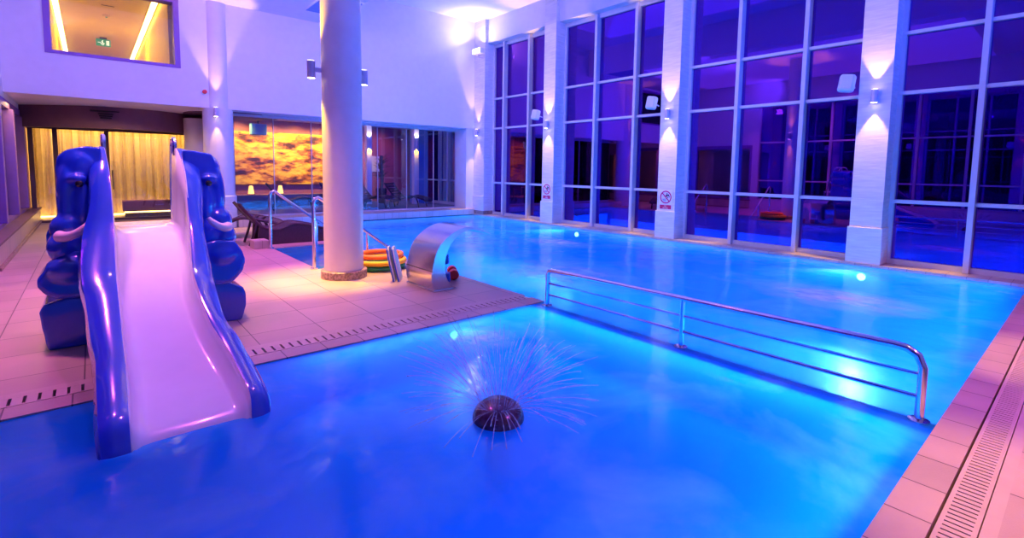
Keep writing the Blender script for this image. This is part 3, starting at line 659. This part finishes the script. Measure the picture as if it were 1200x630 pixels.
# ------------------------------------------------------------------ water cannon with falling sheet
wc = thing('water_cannon', 'curved stainless steel water cannon pouring a sheet into the large pool', 'water cannon', (3.5, 5.84, 0))
out = [(3.345, 0.02), (3.315, 0.15), (3.322, 0.27), (3.36, 0.43), (3.41, 0.555), (3.50, 0.66), (3.62, 0.745), (3.75, 0.80), (3.88, 0.822), (4.0, 0.812), (4.14, 0.768), (4.28, 0.70)]
inn = [(4.275, 0.688), (4.13, 0.745), (4.0, 0.775), (3.88, 0.775), (3.76, 0.735), (3.66, 0.66), (3.58, 0.56), (3.53, 0.43), (3.52, 0.27), (3.56, 0.13), (3.66, 0.02)]
poly = [(p.x, p.y) for p in catmull([(a, b, 0) for a, b in out], 5)] + [(p.x, p.y) for p in catmull([(a, b, 0) for a, b in inn], 5)]
f = nb(); prism(f, [(x - 3.5, z) for x, z in poly], 'y', -0.34, 0.34); obj('curved_body', f, 'brushed', wc, smooth='auto')
f = nb(); box(f, -0.17, 0.19, -0.37, 0.37, 0.0, 0.02); obj('base_plate', f, 'steel', wc, bevel=0.004)
f = nb(); box(f, -0.190, -0.172, -0.342, 0.342, 0.268, 0.276); obj('seam_strip', f, 'black', wc)
f = nb(); rows = []
for k in range(15):
    tt = k / 14; x = 0.78 + 0.72 * tt; z = 0.69 + 0.02 * tt - 0.71 * tt * tt; yw = 0.32 - 0.10 * tt
    rows.append([f.verts.new((x, -yw + 2 * yw * j / 10 - 0.10 * tt, z)) for j in range(11)])
for A, B in zip(rows, rows[1:]):
    for j in range(10): f.faces.new((A[j], A[j + 1], B[j + 1], B[j]))
o = obj('falling_water', f, 'sheet', wc, smooth=True); o['label'] = 'thin translucent sheet of falling water'
md = o.modifiers.new('solid', 'SOLIDIFY'); md.thickness = 0.006
def foam(loc, sx, sy, label):
    bm = nb(); n = 24; R = [0.0, 0.25, 0.5, 0.75, 1.0]
    rings = [[bm.verts.new((r * math.cos(2 * PI * k / n), r * math.sin(2 * PI * k / n), 0.02 * (1 - r))) for k in range(n)] for r in R[1:]]
    c = bm.verts.new((0, 0, 0.02))
    for k in range(n): bm.faces.new((c, rings[0][k], rings[0][(k + 1) % n]))
    for A, B in zip(rings, rings[1:]):
        for k in range(n): bm.faces.new((A[k], B[k], B[(k + 1) % n], A[(k + 1) % n]))
    o = obj('foam_glow_patch', bm, 'foam', smooth=True, loc=loc); o.scale = (sx, sy, 1)
    return tag(o, label, 'foam', kind='stuff')
foam((5.5, 5.4, -0.011), 1.2, 1.35, 'white churned foam on the large pool where the cannon sheet lands')

# ------------------------------------------------------------------ dome fountain
fo = thing('dome_fountain', 'small dark dome fountain spraying thin jets in the small pool', 'fountain', (1.96, 2.42, 0))
f = nb(); lathe(f, [(0.165, -0.05), (0.168, 0.0)] + [(0.168 * math.cos(a), 0.125 * math.sin(a)) for a in [PI / 2 * k / 8 for k in range(1, 8)]] + [(0.0, 0.125)], 0, 0, 32); obj('dome', f, 'dome', fo, smooth='auto')
f = nb(); lathe(f, [(0.085, -0.45), (0.085, -0.05)], 0, 0, 24); obj('stem', f, 'dome', fo, smooth='auto')
f = nb()
for k in range(190):
    a = 2 * PI * k / 190 + random.uniform(-0.04, 0.04); el = random.uniform(0.25, 1.35); v = random.uniform(2.9, 3.8)
    vh, vz = v * math.cos(el), v * math.sin(el); T = min((vz + math.sqrt(vz * vz + 2 * 9.8 * 0.1)) / 9.8, 0.52 / max(vh, 0.2), 0.14 + 0.09 * random.random())
    pts = []; rad = []
    for q in range(9):
        tt = T * q / 8; rr = 0.12 + vh * tt
        pts.append((rr * math.cos(a), rr * math.sin(a), 0.09 + vz * tt - 4.9 * tt * tt)); rad.append(0.0012 + 0.0026 * q / 8)
    tube(f, pts, rad, 5)
for k in range(420):
    a = random.uniform(0, 2 * PI); e = math.asin(random.uniform(0.15, 1.0)); q = random.uniform(0.22, 0.5)
    bmesh.ops.create_icosphere(f, subdivisions=1, radius=random.uniform(0.0015, 0.004), matrix=Matrix.Translation((q * math.cos(a) * math.cos(e), q * math.sin(a) * math.cos(e), 0.06 + q * math.sin(e) * 0.85)))
o = obj('water_jet', f, 'jet', fo, smooth=True); o['kind'] = 'stuff'; o['label'] = 'thin white arcs of sprayed water'

# ------------------------------------------------------------------ floats beside the column
def ring(name, loc, R, r, m, label, tilt=(0, 0, 0)):
    f = nb(); tube(f, [(R * math.cos(2 * PI * k / 36), R * math.sin(2 * PI * k / 36), 0) for k in range(36)], r, 12, True)
    o = obj(name, f, m, smooth=True, loc=loc); o.rotation_euler = tilt; return tag(o, label, 'pool float', 'foam rings beside the column')
ring('foam_ring', (3.50, 7.42, 0.045), 0.37, 0.042, 'green', 'green foam ring at the bottom of the stack beside the column')
ring('foam_ring', (3.50, 7.40, 0.131), 0.38, 0.042, 'yellow', 'yellow orange foam ring in the middle of the stack beside the column')
ring('foam_ring', (3.53, 7.44, 0.213), 0.33, 0.038, 'orange', 'red orange foam ring on top of the stack beside the column', (0.0, 0.0, 0))
def board(c, lean, m, label):
    t = thing('kickboard', label, 'kickboard', c, 'kickboards leaning by the water cannon')
    f = nb(); prism(f, [(-0.15, 0.0), (0.15, 0.0), (0.15, 0.34), (0.11, 0.46), (0.05, 0.50), (-0.05, 0.50), (-0.11, 0.46), (-0.15, 0.34)], 'y', -0.015, 0.0); obj('back_layer', f, 'whitefoam', t, bevel=0.004)['label'] = 'white foam layer'
    f = nb(); prism(f, [(-0.15, 0.0), (0.15, 0.0), (0.15, 0.34), (0.11, 0.46), (0.05, 0.50), (-0.05, 0.50), (-0.11, 0.46), (-0.15, 0.34)], 'y', 0.0, 0.022); obj('front_layer', f, m, t, bevel=0.004)
    t.rotation_euler = (0, lean, math.radians(52)); 
    t.rotation_mode = 'ZYX'
    t.matrix_world = Matrix.Translation(Vector(c)) @ Matrix.Rotation(math.radians(55), 4, 'Z') @ Matrix.Rotation(lean, 4, 'X')
    return t
board((3.30, 6.46, 0.0), -0.22, 'bluefoam', 'blue and white kickboard leaning outermost at the back of the water cannon')
board((3.36, 6.43, 0.0), -0.22, 'bluefoam', 'blue and white kickboard leaning between another board and the water cannon')
def dumbbell(loc, rot, m, label):
    t = thing('foam_dumbbell', label, 'foam dumbbell', loc, 'foam dumbbells')
    for s in (-1, 1):
        f = nb(); tube(f, [(s * 0.07, 0, 0), (s * 0.20, 0, 0)], 0.075, 8); obj('foam_end', f, m, t, bevel=0.012)
    f = nb(); tube(f, [(-0.08, 0, 0), (0.08, 0, 0)], 0.016, 10); obj('grip', f, 'whitefoam', t, smooth='auto')
    t.rotation_euler = rot; return t
dumbbell((4.04, 6.10, 0.078), (0, 0, math.radians(62)), 'red', 'red foam dumbbell lying on the deck under the water cannon spout')
dumbbell((3.78, 5.92, 0.2), (0, math.radians(82), math.radians(20)), 'bluefoam', 'blue foam dumbbell standing on end against the water cannon')

# ------------------------------------------------------------------ loungers
def lounger(loc, rz, label, closed=False, group='rattan loungers by the pool steps'):
    t = thing('sun_lounger', label, 'lounger', loc, group)
    cur = catmull([(-0.62, 0, 0.86), (-0.42, 0, 0.60), (-0.18, 0, 0.36), (0.10, 0, 0.30), (0.38, 0, 0.40), (0.62, 0, 0.38), (0.95, 0, 0.30), (1.05, 0, 0.24)], 6)
    f = nb(); h = 0.31; n = len(cur); base = [(p.x, p.z) for p in cur]
    polyl = base + [(x, z - 0.035) for x, z in base[::-1]]
    if closed:
        prism(f, polyl, 'y', -h, h)
    else:
        for k in range(1, n - 1, 2):      # broad cross slats
            p = cur[k]; tg = (cur[k + 1] - cur[k - 1]).normalized(); obox(f, p, tg, (0, 1, 0), tg.cross(Vector((0, 1, 0))), 0.042, h - 0.02, 0.014)
    obj('seat', f, 'rattan', t, bevel=0.006)
    for s in (-1, 1):
        f = nb(); tube(f, [(p.x, s * h, p.z) for p in cur], 0.03, 8); obj('side_rail', f, 'rattan', t, smooth='auto')
        f = nb(); tube(f, catmull([(-0.30, s * h, 0.48), (-0.36, s * h, 0.25), (-0.44, s * h, 0.0)], 4), 0.025, 8); obj('leg', f, 'rattan', t, smooth='auto')
        f = nb(); tube(f, catmull([(0.66, s * h, 0.38), (0.74, s * h, 0.22), (0.80, s * h, 0.0)], 4), 0.025, 8); obj('leg', f, 'rattan', t, smooth='auto')
    if closed:
        for s in (-1, 1):
            f = nb(); pl = [(x, z) for x, z in base if -0.3 < x] + [(1.02, 0.0), (-0.3, 0.0)]; prism(f, pl, 'y', s * (h - 0.02), s * (h + 0.02)); obj('side_panel', f, 'rattan', t)
    t.rotation_euler = (0, 0, rz); return t
la = lounger((2.15, 12.6, 0), -0.35, 'dark slatted lounger with raised back between the slide and the far handrail'); la.scale = (1.2, 1.2, 1.15)
lounger((2.84, 11.25, 0), -0.05, 'dark closed sided lounger directly behind the pool step handrails', True)
f = nb(); box(f, 2.35, 2.62, 10.46, 10.80, 0, 0.16); tag(obj('step_block', f, 'ledge', bevel=0.01), 'low pale block on the deck by the far handrail', 'block')

# ------------------------------------------------------------------ left window wall
f = nb(); box(f, -1.45, -1.1, 10.4, 18.8, 0, 0.36); struct('trim_6', f, 'ledge')
f = nb(); box(f, -1.5, -1.07, 10.37, 18.8, 0.36, 0.40); struct('trim_7', f, 'maroon')
f = nb(); box(f, -1.12, -1.06, 10.37, 18.8, 0.0, 0.05); struct('baseboard_left', f, 'stone2')
f = nb(); box(f, -1.45, -1.28, 10.4, 18.8, 2.74, 2.90); box(f, -1.45, -1.28, 10.4, 18.8, 0.40, 0.47); box(f, -1.45, -1.28, 10.4, 10.5, 0.47, 2.74); box(f, -1.45, -1.28, 18.5, 18.8, 0.47, 2.74)
wl = struct('window_5', f, 'frame')
for y in (13.2, 15.3, 17.5):
    f = nb(); box(f, -1.45, -1.22, y - 0.11, y + 0.11, 0.47, 2.74); obj('mullion', f, 'frame', wl, bevel=0.01)
f = nb(); box(f, -1.385, -1.375, 10.5, 18.5, 0.47, 2.74); obj('glass', f, 'glass2', wl)
f = nb(); box(f, -2.6, -2.5, 9.5, 19.5, 0, 3.0); box(f, -2.6, -1.4, 9.5, 19.5, -0.2, 0.0); box(f, -2.6, -1.45, 9.5, 19.5, 2.95, 3.05); struct('wall_side_room', f, 'frost')
area('side_room_lamp', (-2.0, 15.0, 2.9), (-2.2, 15.0, 0), 0.6, 7, 130, (1.0, 0.62, 0.20))

f = nb(); box(f, -1.5, -1.4, -2.6, 10.1, 0.4, 0.48); box(f, -1.5, -1.4, -2.6, 10.1, 4.62, 4.7)
w9 = struct('window_9', f, 'alu')
for k in range(1, 9):
    f = nb(); y = -2.6 + 12.7 * k / 9; box(f, -1.52, -1.36, y - 0.04, y + 0.04, 0.48, 4.62); obj('mullion', f, 'alu', w9)
for z in (1.3, 3.0):
    f = nb(); box(f, -1.49, -1.41, -2.6, 10.1, z - 0.03, z + 0.03); obj('transom', f, 'alu', w9)
f = nb(); box(f, -1.455, -1.445, -2.6, 10.1, 0.45, 4.65); obj('glass', f, 'glass', w9)
# ------------------------------------------------------------------ entrance recess under the upper wall
f = nb(); box(f, -1.3, 2.9, YB + 0.65, 19.3, 3.04, 3.2); struct('ceiling_recess', f, 'ceil')
f = nb()   # curved plum fascia hanging under the recess ceiling
arc = [(-1.3 + 4.1 * k / 16, 17.6 - 1.35 * math.sin(PI * (k / 16) * 0.92 + 0.12)) for k in range(17)]
prism(f, arc + [(x, y + 0.22) for x, y in arc[::-1]], 'z', 2.50, 3.04); fs = struct('trim_8', f, 'maroon', smooth='auto')
f = nb()
for z, x0, x1 in ((2.92, 0.05, 0.62), (2.85, 0.2, 0.5), (2.80, 0.22, 0.48), (2.75, 0.24, 0.46)): box(f, x0, x1, 16.2, 16.42, z - 0.012, z + 0.012)
obj('vent_slots', f, 'dark', fs)
gp = thing('glass_partition', 'glazed partition with dark frames in the entrance recess behind the slide', 'partition', (0.8, 18.3, 0))
f = nb()
box(f, -2.05, 2.05, -0.05, 0.05, 2.52, 2.66); box(f, -2.05, 2.05, -0.04, 0.04, 0.0, 0.06)
for x in (-1.98, -1.50, -0.42, 1.95): box(f, x - 0.05, x + 0.05, -0.05, 0.05, 0.06, 2.52)
obj('frame', f, 'bronze', gp)
f = nb(); box(f, -1.95, 1.95, -0.008, 0.008, 0.06, 2.55); obj('glass', f, 'glass2', gp)
f = nb(); tube(f, [(-0.32, -0.05, 0.9), (-0.32, -0.09, 0.92), (-0.32, -0.09, 1.4), (-0.32, -0.05, 1.42)], 0.018, 8); obj('door_handle', f, 'steel', gp)
f = nb(); n = 120; cv = [(-1.55 + 4.4 * k / n, 20.2 + 0.06 * math.sin(k * 0.9) + 0.03 * math.sin(k * 2.3)) for k in range(n + 1)]
prism(f, cv + [(x, y + 0.03) for x, y in cv[::-1]], 'z', 0.02, 3.0)
tag(obj('curtain', f, 'curtain', smooth='auto'), 'pale golden pleated curtain lit from above behind the glass partition', 'curtain')
for nm, bb in (('wall_recess_back', (-1.7, 2.9, 20.4, 20.5, 0, 3.04)), ('ceiling_recess_back', (-1.6, 2.9, 19.3, 20.4, 3.04, 3.2)), ('wall_recess_left', (-1.7, -1.6, 18.8, 20.4, 0, 3.04)), ('wall_recess_right', (2.9, 3.0, 18.5, 20.5, 0, 3.2)), ('floor_recess', (-1.6, 2.9, 19.2, 20.4, -0.3, 0.0))):
    struct(nm, box(nb(), *bb), 'frost')
area('recess_lamp', (0.8, 19.5, 2.98), (0.8, 19.9, 0), 3.6, 0.3, 110, (1.0, 0.60, 0.14))
bn = thing('bench', 'low dark bench with a glowing strip under it behind the glass partition', 'bench', (1.35, 19.2, 0))
f = nb(); box(f, -0.65, 0.75, -0.25, 0.25, 0.18, 0.50); obj('seat_box', f, 'maroon', bn, bevel=0.01)
f = nb(); box(f, -0.6, 0.7, -0.2, 0.2, 0.0, 0.18); obj('plinth', f, 'pot', bn)
f = nb(); box(f, -0.62, 0.72, -0.235, -0.205, 0.14, 0.175); obj('led_strip', f, 'strip', bn)
for x in (0.15, 0.5):
    f = nb(); box(f, x, x + 0.22, -0.258, -0.25, 0.36, 0.38); obj('steel_inlay', f, 'steel', bn)
f = nb(); box(f, -1.5, 2.7, 20.0, 20.05, 0.01, 0.05); struct('trim_9', f, 'strip')
f = nb(); lathe(f, [(0.32, 0), (0.32, 2.9)], 0, 0, 28); tag(obj('column', f, 'column', smooth='auto', loc=(2.35, 16.6, 0)), 'shadowed blue round column in the entrance recess right of the slide', 'column')

# upper window to the corridor
f = nb(); box(f, -0.63, 1.77, YB - 0.02, YB + 0.3, 3.93, 4.00); box(f, -0.63, 1.77, YB - 0.02, YB + 0.3, 5.45, 5.55); box(f, -0.63, -0.52, YB - 0.02, YB + 0.3, 4.0, 5.45); box(f, 1.66, 1.77, YB - 0.02, YB + 0.3, 4.0, 5.45)
wu = struct('window_6', f, 'frame')
f = nb(); box(f, -0.53, 1.68, YB + 0.15, YB + 0.16, 3.98, 5.5); obj('glass', f, 'glass2', wu)
f = nb(); x0, x1 = -0.62, 1.62
box(f, x0 - 0.1, x0, YB + 0.65, 30, 3.3, 6.1); box(f, x1, x1 + 0.1, YB + 0.65, 30, 3.3, 6.1); box(f, x0, x1, 30, 30.1, 3.3, 6.1)
struct('wall_corridor', f, 'corridor')
f = nb(); box(f, x0, x1, YB + 0.65, 30, 6.0, 6.1); struct('ceiling_corridor', f, 'corrceil')
f = nb(); box(f, x0, x1, YB + 0.65, 30, 3.25, 3.35); struct('floor_corridor', f, 'corrceil')
for x, lb in ((-0.54, 'left'), (1.51, 'right')):
    tl = thing('strip_light', 'long glowing strip light on the %s side of the corridor ceiling behind the upper window' % lb, 'strip light', (x, 21, 5.965), 'corridor strip lights')
    f = nb(); box(f, -0.06, 0.06, -5.5, 1.0, -0.03, 0.0); obj('diffuser', f, 'tube', tl)
    f = nb(); box(f, -0.06, 0.06, 1.08, 7.5, -0.03, 0.0); obj('diffuser', f, 'tube', tl)
    f = nb(); box(f, -0.075, 0.075, -5.6, 7.6, 0.0, 0.03); obj('tray', f, 'corridor', tl)
    area('corridor_lamp', (x + (0.25 if x < 0 else -0.25), 21, 5.9), (x, 21, 3), 0.2, 11, 230, (1.0, 0.74, 0.05))
ex = thing('exit_sign', 'green running man exit sign hanging from the corridor ceiling', 'sign', (0.53, 22.8, 5.93)); ex.scale = (0.8, 0.8, 0.8)
f = nb(); box(f, -0.25, 0.25, -0.03, 0.03, -0.30, 0.0); obj('panel', f, 'exit', ex, bevel=0.01)
f = nb()
ell(f, (-0.02, -0.032, -0.07), 0.025, 0.004, 0.025, 10); obox(f, (-0.03, -0.033, -0.14), (1, 0, 0.4), (0, 1, 0), (-0.4, 0, 1), 0.022, 0.003, 0.055)
obox(f, (-0.06, -0.033, -0.21), (1, 0, 0.9), (0, 1, 0), (-0.9, 0, 1), 0.014, 0.003, 0.05); obox(f, (0.01, -0.033, -0.21), (1, 0, -0.6), (0, 1, 0), (0.6, 0, 1), 0.014, 0.003, 0.05)
box(f, 0.10, 0.20, -0.034, -0.03, -0.25, -0.05); obox(f, (-0.14, -0.033, -0.15), (1, 0, 0), (0, 1, 0), (0, 0, 1), 0.05, 0.003, 0.012)
obj('running_man_symbol', f, 'exitw', ex)
f = nb(); box(f, -0.12, 0.12, -0.03, 0.03, 0.0, 0.07); obj('mount', f, 'pot', ex)
dt = thing('green_standin', 'small round detector for a green reflection below the corridor ceiling', 'standin', (0.55, 19.4, 6.0))  # added body standing in for a green reflection
f = nb(); lathe(f, [(0.10, -0.005), (0.09, -0.06), (0.0, -0.07)], 0, 0, 20); obj('body', f, 'corrceil', dt, smooth='auto')
f = nb(); ell(f, (0, -0.05, -0.07), 0.03, 0.03, 0.02, 10); obj('lamp', f, 'exit', dt)  # green glow put in for the reflection
cv_ = thing('ceiling_vent', 'narrow dark vent slot in the corridor ceiling', 'vent', (0.56, 18.2, 5.995))
f = nb(); box(f, -0.16, 0.16, -0.05, 0.05, -0.006, 0.0); obj('frame', f, 'corrceil', cv_)
f = nb(); box(f, -0.14, 0.14, -0.03, 0.03, -0.010, -0.004); obj('slot', f, 'dark', cv_)

# red alarm on the upper wall and ceiling hatch
al = thing('fire_alarm', 'small red alarm on the upper wall beside the half round column', 'alarm', (2.24, YB, 3.42))
f = nb(); tube(f, [(0, 0, 0), (0, -0.05, 0)], 0.042, 16); obj('base', f, 'speaker', al)
f = nb(); tube(f, [(0, -0.05, 0), (0, -0.12, 0)], 0.05, 16); obj('red_lens', f, 'red', al, bevel=0.012)
ht = thing('ceiling_hatch', 'blue grey square hatch in the low ceiling by the thick column', 'hatch', (4.87, 12.85, ZL))
f = nb(); box(f, -0.45, 0.45, -0.75, 0.75, -0.012, 0.0); obj('panel', f, 'hatch', ht)
f = nb(); box(f, -0.49, 0.49, -0.79, -0.75, -0.015, 0.0); box(f, -0.49, 0.49, 0.75, 0.79, -0.015, 0.0); box(f, -0.49, -0.45, -0.75, 0.75, -0.015, 0.0); box(f, 0.45, 0.49, -0.75, 0.75, -0.015, 0.0); obj('rim', f, 'ceil', ht)

# ------------------------------------------------------------------ relaxation room behind the glass wall
f = nb(); box(f, 2.9, 10.2, 15.22, 15.28, 2.95, 3.04); box(f, 2.9, 10.2, 15.22, 15.28, 0.2, 0.24)
gw = struct('window_7', f, 'alu')
for x in (4.0, 5.05, 6.1, 7.15, 8.2, 9.25):
    f = nb(); box(f, x - 0.006, x + 0.006, 15.225, 15.275, 0.24, 2.95); obj('glass_joint', f, 'alu', gw)
f = nb(); box(f, 2.9, 10.2, 15.245, 15.255, 0.22, 3.0); obj('glass', f, 'glass2', gw)
f = nb(); box(f, 2.9, 11.3, 15.28, 20.0, 0.0, 0.2); struct('floor_relaxation', f, 'carpet')
f = nb(); box(f, 2.9, 11.3, 15.2, 20.0, 3.3, 3.4); struct('ceiling_relaxation', f, 'ceil')
f = nb(); box(f, 8.15, 11.3, 19.8, 20.0, 0.2, 3.3); box(f, 2.9, 8.15, 19.9, 20.0, 0.2, 3.3); box(f, 2.9, 3.0, 15.3, 18.3, 0.2, 3.3); struct('wall_relaxation', f, 'plum')
f = nb(); box(f, 3.7, 8.15, 19.82, 19.9, 0.95, 2.85)
tag(obj('gold_wall_panel', f, 'gold'), 'wide mottled gold leaf panel glowing amber behind the glass wall', 'wall panel')
for x in (4.05, 5.1, 6.0, 6.9, 7.7):
    spot('gold_wash', (x, 19.0, 3.25), (x, 19.85, 1.9), 300, (1.0, 0.68, 0.12), 110, 0.8, 0.1)
f = nb(); box(f, 3.0, 3.55, 18.0, 18.4, 0.2, 3.3); tag(obj('pier', f, 'hatch'), 'square blue pier at the left end of the relaxation room', 'pier')
f = nb(); lathe(f, [(1.15, 3.02), (1.2, 3.02), (1.2, 3.3), (1.15, 3.3)], 3.2, 16.3, 40); tag(obj('ceiling_ring', f, 'maroon', smooth='auto'), 'dark curved drop ring on the relaxation room ceiling at its left end', 'ceiling ring')
sk = thing('wall_speaker', 'small blue speaker box hanging at the top left of the gold panel', 'speaker', (4.55, 19.2, 2.92))
f = nb(); box(f, -0.25, 0.25, -0.15, 0.15, -0.22, 0.16); obj('cabinet', f, 'hatch', sk, bevel=0.02)
f = nb(); box(f, -0.03, 0.03, -0.03, 0.03, 0.16, 0.38); obj('bracket', f, 'pot', sk)
for i, (x, y, lb) in enumerate(((3.6, 15.6, 'recessed square downlight at the left end of the relaxation room ceiling'), (6.0, 16.4, 'recessed square downlight just left of the thick column, behind the glass'))):
    d = thing('downlight', lb, 'ceiling lamp', (x, y, 3.3), 'relaxation room downlights')
    f = nb(); box(f, -0.10, 0.10, -0.10, 0.10, -0.02, 0.0); obj('rim', f, 'alu', d)
    f = nb(); box(f, -0.08, 0.08, -0.08, 0.08, -0.026, -0.02); obj('lens', f, 'whiteglow', d)
for x, y, lb in ((8.25, 18.4, 'slim lit white post with sconce, left one in the relaxation room'), (9.85, 17.6, 'slim lit white post with sconce, right one in the relaxation room')):
    t = thing('lit_post', lb, 'post', (x, y, 0.2), 'lit posts in the relaxation room')
    f = nb(); box(f, -0.10, 0.10, -0.10, 0.10, 0, 3.1); obj('shaft', f, 'column', t)
    f = nb(); tube(f, [(0, -0.16, 2.25), (0, -0.16, 2.5)], 0.045, 14); obj('sconce', f, 'lampmetal', t, smooth='auto')
    spot('post_beam', (x, y - 0.17, 2.42), (x, y - 0.09, 0.3), 45, WARM, 80, 0.4, 0.03); spot('post_beam', (x, y - 0.17, 2.74), (x, y - 0.09, 3.6), 22, (1, 0.8, 0.7), 90, 0.4, 0.03)
f = nb(); box(f, 10.1, 10.6, 17.9, 18.5, 0.2, 3.3); tag(obj('pier', f, 'hatch'), 'broad blue pier between the right lit post and the dark end window', 'pier')
f = nb(); box(f, 10.85, 11.0, 15.4, 19.6, 0.2, 0.3); box(f, 10.85, 11.0, 15.4, 19.6, 3.15, 3.3)
w8 = struct('window_8', f, 'alu')
for y in (15.7, 16.75, 17.4):
    f = nb(); box(f, 10.8, 11.02, y - 0.04, y + 0.04, 0.3, 3.2); obj('mullion', f, 'alu', w8)
f = nb(); box(f, 10.87, 11.0, 15.4, 19.6, 1.13, 1.19); obj('transom', f, 'alu', w8)
f = nb(); box(f, 10.93, 10.94, 15.4, 19.6, 0.25, 3.2); obj('glass', f, 'glass', w8)
L3 = lounger((6.7, 17.3, 0.2), -1.0, 'dark lounger behind the glass wall, just right of the thick column', False, 'loungers in the relaxation room')
dup(L3, (7.75, 17.1, 0.2), 'dark lounger behind the glass wall in front of the tall plant', -1.0)
dup(L3, (8.85, 16.7, 0.2), 'dark lounger behind the glass wall beside the right lit post', -1.0)
dup(L3, (4.9, 17.2, 0.2), 'dark lounger behind the glass wall below the gold panel', -0.2)
f = nb(); box(f, 8.8, 9.35, 19.76, 19.8, 1.45, 2.1); tag(obj('picture', f, 'signplate'), 'pale picture on the plum wall behind the tall plant', 'picture')
pl = thing('potted_plant', 'tall dark potted plant with spiky twigs behind the glass wall', 'plant', (8.95, 18.75, 0.2))
f = nb(); lathe(f, [(0.0, 0), (0.16, 0), (0.22, 0.55), (0.20, 0.6), (0.0, 0.58)], 0, 0, 24); obj('pot', f, 'pot', pl, smooth='auto')
f = nb(); tube(f, catmull([(0, 0, 0.5), (0.03, 0, 1.0), (-0.02, 0, 1.5), (0.02, 0, 1.9)], 4), 0.07, 8); obj('trunk', f, 'pot', pl, smooth='auto')
f = nb()
for k in range(46):
    a = random.uniform(0, 2 * PI); z = random.uniform(0.9, 1.75); l = random.uniform(0.25, 0.48); e = random.uniform(0.1, 1.1)
    d = Vector((math.cos(a) * math.cos(e), math.sin(a) * math.cos(e), math.sin(e))); p = Vector((0, 0, z))
    tube(f, [p, p + d * l * 0.6 + Vector((0, 0, 0.03)), p + d * l], [0.012, 0.010, 0.003], 5)
obj('leaves', f, 'leaf', pl)
for x, y, lb in ((4.2, 18.9, 'left glowing lantern on the low shelf under the gold panel'), (5.15, 18.9, 'right glowing lantern on the low shelf under the gold panel')):
    t = thing('lantern', lb, 'lantern', (x, y, 0.62), 'lanterns under the gold panel')
    f = nb(); lathe(f, [(0.0, 0), (0.13, 0), (0.13, 0.03), (0.0, 0.03)], 0, 0, 16); obj('base', f, 'pot', t)
    f = nb(); lathe(f, [(0.10, 0.03), (0.06, 0.30), (0.0, 0.32)], 0, 0, 16); obj('glowing_shade', f, mat('lantern glow', (1, 0.6, 0.2), 0.5, emit=(1.0, 0.5, 0.08), estr=3.0), t, smooth='auto')
f = nb(); box(f, 3.6, 8.1, 18.7, 19.2, 0.2, 0.62); tag(obj('low_shelf', f, 'maroon', bevel=0.01), 'long low plum shelf under the gold panel', 'shelf')
area('relaxation_lamp', (6.5, 17.0, 3.28), (6.5, 17.0, 0), 5, 1.5, 70, (0.06, 0.07, 1.0))

area('relaxation_fill', (7.4, 16.0, 2.75), (7.4, 16.01, 3.4), 5.5, 0.3, 50, (0.02, 0.10, 1.0))  # unseen uplight added to tint the room's ceiling blue
spot('plum_wash', (9.2, 18.6, 3.2), (9.2, 19.8, 1.7), 60, (1.0, 0.35, 0.45), 110, 1.0, 0.05)
# underwater lamp fixtures
def plamp(loc, n, label, r=0.065):
    n = Vector(n); t = thing('underwater_lamp', label, 'underwater lamp', loc, 'underwater lamps')
    f = nb(); tube(f, [Vector((0, 0, 0)), n * 0.03], r * 1.3, 20); obj('rim', f, 'steel', t)
    f = nb(); tube(f, [n * 0.03, n * 0.04], r, 20); obj('lens', f, 'poolglow', t)
plamp((10.44, 2.63, -0.20), (-1, 0, 0), 'glowing underwater lamp below the pillar nearest the right frame edge')
plamp((10.44, 9.44, -0.18), (-1, 0, 0), 'glowing underwater lamp below the window between the two signed pillars')
plamp((2.85, 4.31, -0.14), (0, -1, 0), 'glowing underwater lamp in the small pool behind the dome fountain', 0.04)
foam((2.75, 3.75, -0.010), 0.42, 0.42, 'pale rippled lamp glow painted on the small pool over its lamp')  # stands in for the lamp's glow on the water
foam((7.4, 2.15, -0.010), 0.75, 1.1, 'pale oval of painted lamp light and churn on the large pool in front of the pillar nearest the frame edge')  # lamp's light cone painted on the water, mixed with churn
foam((7.95, 7.8, -0.010), 0.6, 0.95, 'pale oval of painted lamp light and churn on the large pool between the two signed pillars')  # painted light cone of the farther lamp, with churn
